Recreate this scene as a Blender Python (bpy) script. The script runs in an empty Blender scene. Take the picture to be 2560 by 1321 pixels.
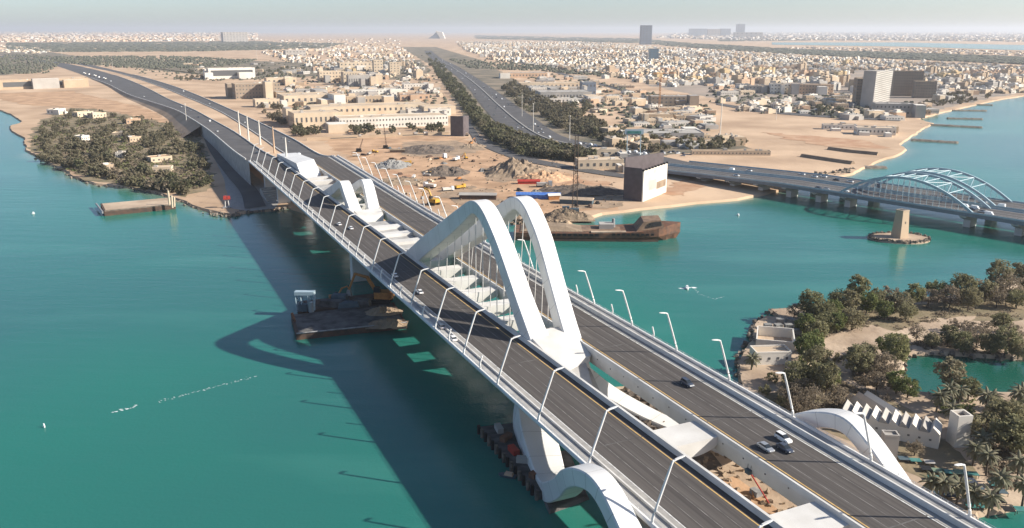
import bpy, bmesh, math, random
from mathutils import Vector, Matrix, noise
R = random.Random(11)
SC = bpy.context.scene
COL = SC.collection

# ------------------------------------------------------------------ camera, sky, sun, exposure
F, CAMZ, CX, CY, HY = 2100.0, 127.0, 1280.0, 660.5, 77.0      # photo pixels (2560 wide)
TH = math.atan((CY - HY) / F)
cam = bpy.data.cameras.new('camera'); camo = bpy.data.objects.new('camera', cam); COL.objects.link(camo)
cam.sensor_fit = 'HORIZONTAL'; cam.sensor_width = 36.0; cam.lens = F / 2560 * 36
cam.clip_start = 1.0; cam.clip_end = 200000.0
camo.location = (0, 0, CAMZ); camo.rotation_euler = (math.pi / 2 - TH, 0, 0)
SC.camera = camo

SUN_EL, SUN_AZ = math.radians(30.0), math.radians(98.5)     # azimuth clockwise from +Y (camera forward)
w = bpy.data.worlds.new('World'); SC.world = w; w.use_nodes = True
nt = w.node_tree; nt.nodes.clear()
sky = nt.nodes.new('ShaderNodeTexSky'); sky.sky_type = 'NISHITA'; sky.sun_disc = False
sky.sun_elevation = SUN_EL; sky.sun_rotation = SUN_AZ
sky.air_density = 0.75; sky.dust_density = 0.9; sky.ozone_density = 2.2; sky.altitude = 100
bg = nt.nodes.new('ShaderNodeBackground'); bg.inputs['Strength'].default_value = 0.085
wo = nt.nodes.new('ShaderNodeOutputWorld')
nt.links.new(sky.outputs[0], bg.inputs[0]); nt.links.new(bg.outputs[0], wo.inputs[0])
sl = bpy.data.lights.new('sun', 'SUN'); sl.energy = 5.0; sl.angle = math.radians(0.55); sl.color = (1.0, 0.93, 0.82)
so = bpy.data.objects.new('sun', sl); COL.objects.link(so)
sdir = Vector((math.sin(SUN_AZ) * math.cos(SUN_EL), math.cos(SUN_AZ) * math.cos(SUN_EL), math.sin(SUN_EL)))
so.rotation_euler = sdir.to_track_quat('Z', 'Y').to_euler(); so.location = (300, -60, 300)
SC.view_settings.view_transform = 'Standard'; SC.view_settings.look = 'None'
SC.view_settings.exposure = 0.85; SC.view_settings.gamma = 1.0
SC.render.engine = 'CYCLES'
SC.cycles.volume_bounces = 0

# ------------------------------------------------------------------ pixel and bridge frames
def G(px, py, z=2.0):
    u = (px - CX) / F; v = (py - CY) / F
    d = (u, math.cos(TH) - v * math.sin(TH), -math.sin(TH) - v * math.cos(TH))
    t = (z - CAMZ) / d[2]
    return Vector((d[0] * t, d[1] * t, z))
def PJ(p):
    yy = p[1] * math.cos(TH) - (p[2] - CAMZ) * math.sin(TH); zz = p[1] * math.sin(TH) + (p[2] - CAMZ) * math.cos(TH)
    return (CX + F * p[0] / yy, CY - F * zz / yy, yy)
DS = Vector((-.42, .9075, 0)); DN = Vector((.9075, .42, 0))
def B(s, n, z): return DS * s + DN * n + Vector((0, 0, z))
BANG = math.atan2(DS.y, DS.x)
def inpoly(x, y, P):
    r = False; j = len(P) - 1
    for i in range(len(P)):
        xi, yi = P[i]; xj, yj = P[j]
        if (yi > y) != (yj > y) and x < (xj - xi) * (y - yi) / (yj - yi) + xi: r = not r
        j = i
    return r
def lerp(a, b, t): return a + (b - a) * t
def polyat(P, t):
    n = len(P) - 1; i = min(int(t * n), n - 1); q = t * n - i
    return tuple(lerp(a, b, q) for a, b in zip(P[i], P[i + 1]))
def catmull(P, k=6):
    out = []
    Q = [tuple(2 * a - b for a, b in zip(P[0], P[1]))] + list(P) + [tuple(2 * a - b for a, b in zip(P[-1], P[-2]))]
    for i in range(1, len(Q) - 2):
        for j in range(k):
            t = j / k
            out.append(tuple(.5 * (2 * b + (c - a) * t + (2 * a - 5 * b + 4 * c - d) * t * t + (3 * b - a - 3 * c + d) * t ** 3)
                             for a, b, c, d in zip(Q[i - 1], Q[i], Q[i + 1], Q[i + 2])))
    out.append(tuple(P[-1])); return out
ORD = ['first','second','third','fourth','fifth','sixth','seventh','eighth','ninth','tenth','eleventh','twelfth','thirteenth','fourteenth',
 'fifteenth','sixteenth','seventeenth','eighteenth','nineteenth','twentieth']
def ordw(i):
    if i < 20: return ORD[i]
    t = ['twenty','thirty','forty','fifty','sixty','seventy','eighty','ninety'][(i + 1) // 10 - 2]
    u = (i + 1) % 10
    return (t + '-' + ORD[u - 1]) if u else {'twenty':'twentieth','thirty':'thirtieth','forty':'fortieth','fifty':'fiftieth','sixty':'sixtieth','seventy':'seventieth','eighty':'eightieth','ninety':'ninetieth'}[t]

# ------------------------------------------------------------------ materials
def L(r, g, b):
    f = lambda c: (c / 255 / 12.92) if c <= 10.31 else ((c / 255 + .055) / 1.055) ** 2.4
    return (f(r), f(g), f(b), 1)
MATS = {}
def mat(name, col, rough=.7, col2=None, scale=.3, bump=0., bscale=None, metal=0., spec=.3, detail=5, rnd=None, lo=.35, hi=.65, stretch=None, trans=0.):
    m = bpy.data.materials.new(name); m.use_nodes = True; t = m.node_tree; b = t.nodes['Principled BSDF']
    b.inputs['Base Color'].default_value = col; b.inputs['Roughness'].default_value = rough
    b.inputs['Metallic'].default_value = metal; b.inputs['Specular IOR Level'].default_value = spec
    geo = t.nodes.new('ShaderNodeNewGeometry'); vec = geo.outputs['Position']
    if stretch:
        mp = t.nodes.new('ShaderNodeMapping'); mp.inputs['Rotation'].default_value = (0, 0, -stretch[0]); mp.inputs['Scale'].default_value = stretch[1]
        mp.vector_type = 'POINT'
        # rotate first, then scale
        mp2 = t.nodes.new('ShaderNodeMapping'); mp2.inputs['Scale'].default_value = stretch[1]; mp.inputs['Scale'].default_value = (1, 1, 1)
        t.links.new(vec, mp.inputs[0]); t.links.new(mp.outputs[0], mp2.inputs[0]); vec = mp2.outputs[0]
    out = None
    if col2:
        n = t.nodes.new('ShaderNodeTexNoise'); n.inputs['Scale'].default_value = scale; n.inputs['Detail'].default_value = detail
        t.links.new(vec, n.inputs['Vector'])
        r = t.nodes.new('ShaderNodeMapRange'); r.inputs[1].default_value = lo; r.inputs[2].default_value = hi
        t.links.new(n.outputs[0], r.inputs[0])
        mx = t.nodes.new('ShaderNodeMix'); mx.data_type = 'RGBA'; mx.inputs[6].default_value = col; mx.inputs[7].default_value = col2
        t.links.new(r.outputs[0], mx.inputs[0]); out = mx.outputs[2]
    if rnd:
        oi = t.nodes.new('ShaderNodeObjectInfo'); cr = t.nodes.new('ShaderNodeValToRGB'); e = cr.color_ramp.elements
        e[0].color = rnd[0]; e[1].color = rnd[-1]
        for k, c in enumerate(rnd[1:-1]): cr.color_ramp.elements.new((k + 1) / (len(rnd) - 1)).color = c
        t.links.new(oi.outputs['Random'], cr.inputs[0])
        if out:
            m2 = t.nodes.new('ShaderNodeMix'); m2.data_type = 'RGBA'; m2.blend_type = 'MIX'; m2.inputs[0].default_value = .55
            t.links.new(out, m2.inputs[6]); t.links.new(cr.outputs[0], m2.inputs[7]); out = m2.outputs[2]
        else: out = cr.outputs[0]
    if out: t.links.new(out, b.inputs['Base Color'])
    if bump:
        n2 = t.nodes.new('ShaderNodeTexNoise'); n2.inputs['Scale'].default_value = bscale or scale * 4; n2.inputs['Detail'].default_value = 6
        t.links.new(vec, n2.inputs['Vector'])
        bp = t.nodes.new('ShaderNodeBump'); bp.inputs['Strength'].default_value = 1; bp.inputs['Distance'].default_value = bump
        t.links.new(n2.outputs[0], bp.inputs['Height']); t.links.new(bp.outputs[0], b.inputs['Normal'])
    if trans:
        tr = t.nodes.new('ShaderNodeBsdfTranslucent'); ms = t.nodes.new('ShaderNodeMixShader'); ms.inputs[0].default_value = trans
        if out: t.links.new(out, tr.inputs[0])
        else: tr.inputs[0].default_value = col
        t.links.new(b.outputs[0], ms.inputs[1]); t.links.new(tr.outputs[0], ms.inputs[2]); t.links.new(ms.outputs[0], t.nodes['Material Output'].inputs['Surface'])
    MATS[name] = m; return m

mat('white_steel', (.68, .675, .66, 1), .5, (.585, .575, .555, 1), .10, lo=.35, hi=.75)
mat('white_concrete', (.62, .605, .575, 1), .75, (.47, .45, .415, 1), .12, lo=.35, hi=.8, bump=.02, bscale=2)
mat('seam', (.40, .39, .375, 1), .7)
mat('grey_concrete', (.42, .41, .39, 1), .8, (.30, .29, .275, 1), .2, bump=.03, bscale=3)
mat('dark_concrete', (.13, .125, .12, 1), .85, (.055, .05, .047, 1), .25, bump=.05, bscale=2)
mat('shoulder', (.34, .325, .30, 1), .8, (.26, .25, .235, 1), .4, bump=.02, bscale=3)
mat('asphalt', (.100, .089, .081, 1), .8, (.056, .049, .045, 1), .9, bump=.01, bscale=6, stretch=(BANG, (.02, 1.3, 1)), lo=.3, hi=.7)
mat('old_asphalt', (.105, .10, .098, 1), .8, (.075, .072, .072, 1), .05)
mat('paint_white', (.72, .72, .69, 1), .6, (.45, .44, .42, 1), 1.2)
mat('paint_lane', (.24, .225, .21, 1), .7, (.085, .078, .072, 1), .35)
mat('paint_yellow', (.60, .40, .15, 1), .6, (.45, .29, .11, 1), 1.0)
mat('cable', (.55, .53, .50, 1), .5)
mat('sand', (.55, .395, .265, 1), .95, (.36, .245, .158, 1), .011, bump=.5, bscale=.10, detail=10)
mat('pale_sand', (.50, .39, .285, 1), .95, (.30, .22, .155, 1), .05, bump=.3, bscale=.4, detail=10)
mat('orange_sand', (.52, .335, .205, 1), .95, (.33, .205, .12, 1), .045, bump=.4, bscale=.25, detail=10)
mat('olive_ground', (.135, .118, .068, 1), .95, (.27, .205, .13, 1), .06, bump=.3, bscale=.5, detail=8)
mat('verge_ground', (.10, .092, .065, 1), .95, (.24, .19, .135, 1), .015, bump=.3, bscale=.2, detail=8)
mat('urban_ground', (.34, .27, .215, 1), .95, (.22, .19, .16, 1), .008, detail=8)
mat('rock', (.22, .185, .15, 1), .9, (.10, .085, .07, 1), .5, bump=.25, bscale=1)
mat('rubble_dark', (.085, .072, .062, 1), .95, (.17, .13, .10, 1), .25, bump=.4, bscale=1)
mat('rubble_grey', (.27, .265, .25, 1), .95, (.16, .155, .15, 1), .5, bump=.4, bscale=1)
mat('rubble_brown', (.30, .225, .155, 1), .95, (.19, .14, .098, 1), .12, bump=.4, bscale=.8)
mat('bark', (.11, .085, .065, 1), .9, (.07, .055, .045, 1), 2)
mat('leaf', (.18, .175, .088, 1), .8, (.29, .25, .15, 1), .5, spec=.15, rnd=[(.165, .17, .08, 1), (.28, .24, .15, 1), (.145, .155, .075, 1), (.30, .255, .18, 1), (.21, .22, .09, 1)], trans=.4)
mat('leaf_green', (.115, .145, .052, 1), .8, (.20, .21, .085, 1), .5, spec=.15, trans=.4)
mat('leaf_dry', (.29, .235, .17, 1), .85, (.20, .165, .12, 1), .6, spec=.1, trans=.4)
mat('leaf_far', (.14, .138, .082, 1), .85, (.24, .205, .135, 1), .04, spec=.1, rnd=[(.105, .11, .065, 1), (.23, .19, .135, 1), (.11, .125, .06, 1), (.17, .155, .11, 1)], trans=.4)
mat('palm_leaf', (.15, .155, .095, 1), .7, (.24, .215, .145, 1), .5, spec=.25, trans=.4)
mat('glass', (.02, .026, .032, 1), .12, spec=.7)
mat('glass_blue', (.10, .16, .21, 1), .2, spec=.7)
mat('window_dark', (.10, .10, .10, 1), .3, spec=.5)
mat('wall_white', (.70, .66, .59, 1), .8, (.60, .55, .48, 1), .05)
mat('wall_cream', (.60, .49, .36, 1), .85, (.52, .41, .29, 1), .05)
mat('wall_beige', (.47, .36, .25, 1), .85, (.40, .30, .205, 1), .05)
mat('wall_peach', (.54, .375, .255, 1), .85, (.48, .33, .22, 1), .05)
mat('wall_brown', (.33, .26, .195, 1), .85, (.27, .21, .158, 1), .1)
mat('wall_ochre', (.58, .44, .25, 1), .85, (.50, .37, .20, 1), .05)
mat('wall_grey', (.42, .39, .355, 1), .85, (.34, .315, .285, 1), .05)
mat('roof_grey', (.40, .375, .34, 1), .85, (.30, .28, .255, 1), .05)
mat('roof_tan', (.56, .445, .32, 1), .9, (.44, .34, .24, 1), .05)
mat('sign_brown', (.12, .098, .10, 1), .7, (.095, .075, .077, 1), .3)
mat('poster_pale', (.56, .53, .48, 1), .8, (.44, .40, .35, 1), .12, lo=.3, hi=.7)
mat('rust', (.20, .095, .055, 1), .85, (.095, .06, .045, 1), .35, bump=.05, bscale=2)
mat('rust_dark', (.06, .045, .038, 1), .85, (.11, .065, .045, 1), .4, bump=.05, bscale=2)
mat('deck_brown', (.27, .18, .12, 1), .9, (.15, .10, .07, 1), .25, bump=.05, bscale=2)
mat('black', (.015, .015, .016, 1), .6)
mat('rubber', (.02, .02, .02, 1), .8)
mat('yellow', (.62, .36, .05, 1), .5, (.45, .25, .04, 1), 1)
mat('orange', (.45, .20, .06, 1), .6, (.32, .14, .05, 1), 1)
mat('red', (.42, .045, .03, 1), .5, (.30, .035, .025, 1), 1)
mat('blue_tarp', (.05, .13, .42, 1), .5, (.10, .22, .52, 1), .6)
mat('teal', (.035, .15, .14, 1), .5, (.08, .22, .20, 1), .4)
mat('green_net', (.13, .19, .13, 1), .8, (.20, .26, .19, 1), .4)
mat('slate_blue', (.055, .085, .105, 1), .6, (.085, .12, .14, 1), .4)
mat('steel_blue', (.36, .46, .50, 1), .45, (.28, .37, .42, 1), .2)
mat('b2_side', (.21, .235, .26, 1), .6, (.17, .19, .21, 1), .1)
mat('grey_metal', (.30, .30, .30, 1), .5, (.2, .2, .2, 1), .6)
mat('car_white', (.75, .75, .74, 1), .25, spec=.6)
mat('car_silver', (.42, .43, .44, 1), .3, metal=.5, spec=.6)
mat('car_dark', (.05, .06, .085, 1), .25, spec=.6)
mat('lamp_glass', (.8, .8, .75, 1), .2, spec=.6)
mat('tail_red', (.3, .01, .01, 1), .3)
mat('foam', (.72, .76, .76, 1), .9)
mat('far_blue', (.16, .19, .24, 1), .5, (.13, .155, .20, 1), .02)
mat('mangrove', (.065, .072, .050, 1), .95, (.11, .105, .075, 1), .01, detail=10)

# water: turbid teal body under a rippled, reflecting surface
def water_mat(name, c1, c2, c3, shallow=None):
    m = bpy.data.materials.new(name); m.use_nodes = True; t = m.node_tree; b = t.nodes['Principled BSDF']
    g = t.nodes.new('ShaderNodeNewGeometry')
    def nz(sc, det, vec): 
        n = t.nodes.new('ShaderNodeTexNoise'); n.inputs['Scale'].default_value = sc; n.inputs['Detail'].default_value = det; t.links.new(vec, n.inputs['Vector']); return n.outputs[0]
    def mix(a, bcol, fac, lo, hi):
        r = t.nodes.new('ShaderNodeMapRange'); r.inputs[1].default_value = lo; r.inputs[2].default_value = hi; t.links.new(fac, r.inputs[0])
        x = t.nodes.new('ShaderNodeMix'); x.data_type = 'RGBA'; t.links.new(r.outputs[0], x.inputs[0])
        if isinstance(a, tuple): x.inputs[6].default_value = a
        else: t.links.new(a, x.inputs[6])
        x.inputs[7].default_value = bcol; return x.outputs[2]
    mp = t.nodes.new('ShaderNodeMapping'); mp.inputs['Rotation'].default_value = (0, 0, .5); mp.inputs['Scale'].default_value = (.35, 1.4, 1)
    t.links.new(g.outputs['Position'], mp.inputs[0])
    c = mix(c1, c2, nz(.004, 3, g.outputs['Position']), .38, .62)
    c = mix(c, c3, nz(.012, 6, mp.outputs[0]), .52, .75)
    if shallow:
        at = t.nodes.new('ShaderNodeAttribute'); at.attribute_name = 'shallow'; ad = t.nodes.new('ShaderNodeMath'); ad.operation = 'MULTIPLY'
        r0_ = t.nodes.new('ShaderNodeMapRange'); r0_.inputs[3].default_value = .35; r0_.inputs[4].default_value = 1.25; t.links.new(nz(.06, 5, g.outputs['Position']), r0_.inputs[0])
        t.links.new(at.outputs['Fac'], ad.inputs[0]); t.links.new(r0_.outputs[0], ad.inputs[1]); c = mix(c, shallow, ad.outputs[0], 0, 1)
    t.links.new(c, b.inputs['Base Color'])
    b.inputs['Roughness'].default_value = .16; b.inputs['IOR'].default_value = 1.33; b.inputs['Specular IOR Level'].default_value = .5
    b1 = t.nodes.new('ShaderNodeBump'); b1.inputs['Distance'].default_value = .07; b1.inputs['Strength'].default_value = 1
    t.links.new(nz(.9, 4, g.outputs['Position']), b1.inputs['Height'])
    b2 = t.nodes.new('ShaderNodeBump'); b2.inputs['Distance'].default_value = .16; b2.inputs['Strength'].default_value = 1
    t.links.new(nz(.11, 3, mp.outputs[0]), b2.inputs['Height']); t.links.new(b1.outputs[0], b2.inputs['Normal'])
    t.links.new(b2.outputs[0], b.inputs['Normal'])
    MATS[name] = m
water_mat('water', (.022, .128, .112, 1), (.016, .160, .118, 1), (.050, .198, .165, 1))
water_mat('shallow_water', (.022, .128, .112, 1), (.016, .160, .118, 1), (.050, .198, .165, 1), (.20, .25, .19, 1))
water_mat('lagoon_water', (.008, .072, .052, 1), (.012, .092, .064, 1), (.018, .105, .078, 1))

# ------------------------------------------------------------------ mesh helpers
class MB:
    def __init__(s): s.v = []; s.f = []; s.m = []
    def add(s, vs, fs, mi=0):
        o = len(s.v); s.v += [tuple(v) for v in vs]; s.f += [tuple(i + o for i in f) for f in fs]; s.m += [mi] * len(fs); return s
    def hexa(s, p, mi=0):   # p: 4 bottom ccw, 4 top ccw
        return s.add(p, [(3, 2, 1, 0), (4, 5, 6, 7), (0, 1, 5, 4), (1, 2, 6, 5), (2, 3, 7, 6), (3, 0, 4, 7)], mi)
    def box(s, c, d, rz=0., mi=0, top=1.0, ry=0.):
        x, y, z = d[0] / 2, d[1] / 2, d[2] / 2; M = Matrix.Rotation(rz, 3, 'Z') @ Matrix.Rotation(ry, 3, 'Y')
        P = [(-x, -y, -z), (x, -y, -z), (x, y, -z), (-x, y, -z), (-x * top, -y * top, z), (x * top, -y * top, z), (x * top, y * top, z), (-x * top, y * top, z)]
        return s.hexa([M @ Vector(p) + Vector(c) for p in P], mi)
    def prism(s, poly, z0, z1, mi=0, mtop=None):
        a = sum(poly[i][0] * poly[(i + 1) % len(poly)][1] - poly[(i + 1) % len(poly)][0] * poly[i][1] for i in range(len(poly)))
        if a < 0: poly = poly[::-1]
        n = len(poly); vs = [(p[0], p[1], z0) for p in poly] + [(p[0], p[1], z1) for p in poly]
        s.add(vs, [(i, (i + 1) % n, (i + 1) % n + n, i + n) for i in range(n)] + [tuple(range(n - 1, -1, -1))], mi)
        s.add(vs[n:], [tuple(range(n))], mi if mtop is None else mtop); return s
    def rings(s, Rg, mi=0, caps=True, closed=True):
        n = len(Rg[0]); vs = [p for r in Rg for p in r]; fs = []
        for i in range(len(Rg) - 1):
            for j in range(n if closed else n - 1):
                k = (j + 1) % n; fs.append((i * n + j, i * n + k, (i + 1) * n + k, (i + 1) * n + j))
        if caps and closed: fs += [tuple(range(n - 1, -1, -1)), tuple((len(Rg) - 1) * n + j for j in range(n))]
        return s.add(vs, fs, mi)
    def tube(s, P, r, k=6, mi=0):
        P = [Vector(p) for p in P]; rr = r if isinstance(r, (list, tuple)) else [r] * len(P); Rg = []
        for i, p in enumerate(P):
            t = (P[min(i + 1, len(P) - 1)] - P[max(i - 1, 0)]).normalized()
            a = t.cross(Vector((0, 0, 1)) if abs(t.z) < .95 else Vector((1, 0, 0))).normalized(); b = a.cross(t).normalized()
            Rg.append([p + (a * math.cos(2 * math.pi * j / k) + b * math.sin(2 * math.pi * j / k)) * rr[i] for j in range(k)])
        return s.rings([r_[::-1] for r_ in Rg], mi)
    def lathe(s, prof, c=(0, 0, 0), k=12, mi=0):
        return s.rings([[(c[0] + r * math.cos(2 * math.pi * j / k), c[1] + r * math.sin(2 * math.pi * j / k), c[2] + z) for j in range(k)] for r, z in prof], mi)
    def mesh(s, name, mats, smooth=False):
        me = bpy.data.meshes.new(name); me.from_pydata(s.v, [], s.f)
        for m in (mats if isinstance(mats, (list, tuple)) else [mats]): me.materials.append(MATS[m])
        me.polygons.foreach_set('material_index', s.m)
        if smooth: me.polygons.foreach_set('use_smooth', [True] * len(s.f))
        me.update(); return me
def link(name, me, parent=None, loc=None, rz=0., sc=None):
    o = bpy.data.objects.new(name, me); COL.objects.link(o)
    if parent: o.parent = parent
    if loc is not None: o.location = loc
    if rz: o.rotation_euler = (0, 0, rz)
    if sc is not None: o.scale = sc if isinstance(sc, (tuple, list)) else (sc, sc, sc)
    return o
def tag(o, label, cat, group=None):
    o['label'] = label; o['category'] = cat
    if group: o['group'] = group
    return o
def thing(name, label, cat, loc, rz=0., group=None, sc=None):
    return tag(link(name, None, None, loc, rz, sc), label, cat, group)
def wpart(name, mb, mats, parent, smooth=False, world=True):
    """part whose mesh is given in world coordinates, parent an unrotated Empty"""
    base = parent; off = Vector((0, 0, 0))
    while base is not None: off += base.location; base = base.parent
    o = link(name, mb.mesh(name, mats, smooth), parent)
    if world: o.location = -off
    return o
def lpart(name, mb, mats, parent, smooth=False): return link(name, mb.mesh(name, mats, smooth), parent)
def struct(name, mb, mats, smooth=False):
    o = link(name, mb.mesh(name, mats, smooth)); o['kind'] = 'structure'; return o
def stuff(name, mb, mats, label, cat, smooth=False):
    o = link(name, mb.mesh(name, mats, smooth)); o['kind'] = 'stuff'; return tag(o, label, cat)
def copy_tree(o, parent=None):
    c = o.copy(); COL.objects.link(c); c.parent = parent
    for ch in list(o.children): copy_tree(ch, c)
    return c
class Proto:
    """first use moves the original, later uses copy it with its parts"""
    def __init__(s, fn): s.fn = fn; s.o = None
    def put(s, loc, rz=0., sc=1., label=None, group=None, name=None):
        if s.o is None: s.o = s.fn(); o = s.o
        else: o = copy_tree(s.o)
        o.location = loc; o.rotation_euler = (0, 0, rz); o.scale = sc if isinstance(sc, tuple) else (sc, sc, sc)
        if label: o['label'] = label
        if group: o['group'] = group
        elif 'group' in o: del o['group']
        return o
def jitter_line(P, step, amp, seed=0):
    out = []
    for i in range(len(P) - 1):
        a = Vector(P[i]).to_2d(); b = Vector(P[i + 1]).to_2d(); n = max(1, int((b - a).length / step)); n = min(n, 60)
        for k in range(n):
            p = a.lerp(b, k / n); q = Vector((p.x * .05, p.y * .05, seed))
            w = Vector((9, 3, 1)); out.append((p.x + amp * (noise.noise(q) + .6 * noise.noise(q * 3.7)), p.y + amp * (noise.noise(q + w) + .6 * noise.noise(q * 3.7 + w))))
    out.append((P[-1][0], P[-1][1])); return out
def land(name, poly, z, mats, skirt=4., depth=-2.):
    """sheet with a sloping shore all round"""
    a = sum(poly[i][0] * poly[(i + 1) % len(poly)][1] - poly[(i + 1) % len(poly)][0] * poly[i][1] for i in range(len(poly)))
    if a < 0: poly = poly[::-1]
    n = len(poly); mb = MB(); V = [Vector((p[0], p[1])) for p in poly]; out = []
    for i in range(n):
        t = (V[(i + 1) % n] - V[i - 1]); t = t.normalized() if t.length > 1e-6 else Vector((1, 0)); out.append(V[i] + Vector((t.y, -t.x)) * skirt)
    vs = [(v.x, v.y, z) for v in V] + [(v.x, v.y, depth) for v in out]
    mb.add(vs, [tuple(range(n))] + [(i, i + n, (i + 1) % n + n, (i + 1) % n) for i in range(n)])
    return struct(name, mb, mats)
def patch(name, pix, z, m, step=7, amp=9, seed=1):
    P = [G(x, y, z) for x, y in pix]; P.append(P[0]); Q = jitter_line(P, step, amp, seed)[:-1]
    a = sum(Q[i][0] * Q[(i + 1) % len(Q)][1] - Q[(i + 1) % len(Q)][0] * Q[i][1] for i in range(len(Q)))
    if a < 0: Q = Q[::-1]
    return struct(name, MB().add([(p[0], p[1], z) for p in Q], [tuple(range(len(Q)))]), m)

# ------------------------------------------------------------------ water, land, ground patches
ZL = 1.6
FAR = 60000.
mb = MB(); xs = [-FAR, -4000, -800, 0, 800, 4000, FAR]; ys = [-2000, 0, 400, 1200, 4000, FAR]
mb.add([(x, y, 0) for y in ys for x in xs], [(j * 7 + i, j * 7 + i + 1, (j + 1) * 7 + i + 1, (j + 1) * 7 + i) for j in range(5) for i in range(6)])
struct('water', mb, 'water')
shore = [(-900, 262), (-300, 270), (0, 277), (32, 290), (56, 308), (24, 318), (34, 332), (60, 347), (66, 376), (96, 396), (150, 421), (178, 440), (240, 463), (300, 468),
         (345, 473), (400, 486), (440, 499), (480, 517), (530, 531), (575, 540), (622, 531), (680, 528), (722, 520), (790, 545), (900, 560), (1010, 556), (1110, 560), (1230, 552), (1330, 545), (1420, 560),
         (1470, 548), (1500, 537), (1560, 531), (1640, 521), (1740, 511), (1840, 501), (1905, 489), (1975, 474), (2030, 458), (2090, 446), (2130, 437), (2165, 420), (2200, 402), (2242, 391), (2266, 376), (2246, 363), (2268, 350),
         (2300, 327), (2330, 311), (2292, 300), (2362, 281), (2442, 263), (2500, 250), (2560, 241), (3200, 205)]
sw = [G(x, y, 0) for x, y in shore]
poly = jitter_line(sw, 12, 2.5, 3) + [(FAR, 6000), (FAR, FAR), (-FAR, FAR), (-FAR, 1600)]
land('mainland_ground', poly, ZL, 'sand', 3.5)
# right-hand island under and beside the bridge
isl = [(1856, 975), (1852, 918), (1862, 880), (1882, 852), (1890, 812), (1912, 800), (1950, 800), (1925, 780), (1975, 778), (2000, 768), (2060, 768), (2120, 755), (2200, 752), (2300, 752),
       (2400, 742), (2480, 722), (2560, 705), (2900, 640), (3400, 640), (3400, 760), (2800, 872), (2560, 900), (2450, 893), (2330, 886), (2262, 892), (2252, 940), (2290, 988), (2340, 994), (2400, 988), (2500, 992), (2560, 988), (3300, 960),
       (3500, 1230), (2700, 1262), (2560, 1272), (2440, 1290), (2400, 1340)]
isw = [G(x, y, 0) for x, y in isl] + [B(s_, n_, 0) for s_, n_ in ((70, 190), (20, 200), (10, 118), (70, 116), (120, 114), (180, 113), (212, 118), (230, 124), (240, 136), (243, 150), (239, 168), (230, 188))]
iw = jitter_line(isw + [isw[0]], 3, 1.6, 5)[:-1]
land('island_ground', iw, ZL, 'pale_sand', 1.8)
patch('promontory_ground', [(70, 346), (100, 302), (190, 265), (300, 285), (400, 300), (500, 345), (520, 400), (535, 470), (470, 492), (400, 478), (300, 462), (240, 456), (180, 432), (100, 390), (75, 372)], ZL + .05, 'olive_ground')
patch('verge_ground', [(1000, 118), (1090, 118), (1200, 150), (1290, 200), (1440, 290), (1570, 335), (1700, 330), (1850, 350), (1880, 372), (1700, 385), (1560, 395), (1560, 430), (1440, 405), (1330, 393), (1230, 365), (1172, 310), (1120, 230), (1080, 165)], ZL + .06, 'verge_ground')
patch('left_scrub_ground', [(-200, 125), (120, 130), (260, 150), (230, 168), (150, 160), (60, 185), (-200, 200)], ZL + .05, 'verge_ground', 14, 22)
patch('scrub_ground', [(240, 152), (560, 150), (860, 160), (1050, 150), (1080, 180), (1000, 200), (820, 190), (620, 200), (470, 185), (300, 165)], ZL + .05, 'verge_ground', 14, 22)
patch('town_ground', [(1150, 108), (1450, 106), (1700, 122), (1990, 140), (2300, 158), (2700, 176), (2700, 215), (2500, 240), (2400, 262), (2290, 290), (2100, 292), (1900, 268), (1780, 245), (1620, 215), (1560, 180), (1420, 172), (1300, 160), (1180, 130)], ZL + .05, 'urban_ground', 16, 20)
patch('site_ground', [(790, 345), (1000, 338), (1160, 342), (1230, 380), (1300, 405), (1430, 440), (1540, 470), (1545, 520), (1440, 535), (1230, 540), (1080, 500), (930, 430)], ZL + .05, 'orange_sand', 7, 14)
mat('red_dirt', (.36, .20, .115, 1), .95, (.46, .30, .19, 1), .06, bump=.4, bscale=.3, detail=10); mat('brown_dirt', (.24, .175, .12, 1), .95, (.38, .27, .18, 1), .07, bump=.4, bscale=.3, detail=10)
for i_, (pp_, m_) in enumerate((([(930, 425), (1010, 430), (1060, 470), (1010, 480), (950, 455)], 'red_dirt'), ([(1000, 355), (1140, 352), (1215, 372), (1150, 392), (1020, 390)], 'brown_dirt'), ([(1290, 440), (1440, 440), (1540, 462), (1480, 470), (1330, 466)], 'red_dirt'), ([(1210, 420), (1400, 425), (1380, 452), (1230, 455)], 'brown_dirt'), ([(1100, 470), (1240, 470), (1260, 515), (1120, 510)], 'brown_dirt'), ([(1560, 480), (1670, 470), (1720, 440), (1780, 455), (1700, 490)], 'red_dirt'), ([(1390, 480), (1560, 490), (1560, 515), (1420, 525)], 'brown_dirt'), ([(1900, 330), (2150, 350), (2230, 375), (2050, 365)], 'red_dirt'), ([(-60, 235), (180, 228), (380, 275), (430, 310), (260, 275), (60, 262)], 'orange_sand'))):
    patch('dirt_patch', pp_, ZL + .11 + .01 * i_, m_, 4, 11, i_)
patch('bridge_shade_ground', [(520, 360), (560, 370), (640, 440), (700, 500), (690, 522), (620, 528), (575, 520), (560, 450)], ZL + .07, 'shoulder', 20, 1)  # grey sheet puts the bridge's shadow on the land into the ground colour
patch('island_soil', [(1900, 1000), (1960, 940), (2090, 945), (2240, 1010), (2360, 1080), (2430, 1180), (2400, 1260), (2200, 1140), (2000, 1060)], ZL + .05, 'olive_ground', 2.5, 4)
patch('island_wood_ground', [(2000, 790), (2100, 765), (2300, 765), (2560, 715), (2560, 800), (2400, 800), (2240, 830), (2120, 820), (2050, 850), (2000, 860), (1960, 830)], ZL + .05, 'olive_ground', 2.5, 4)
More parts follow.
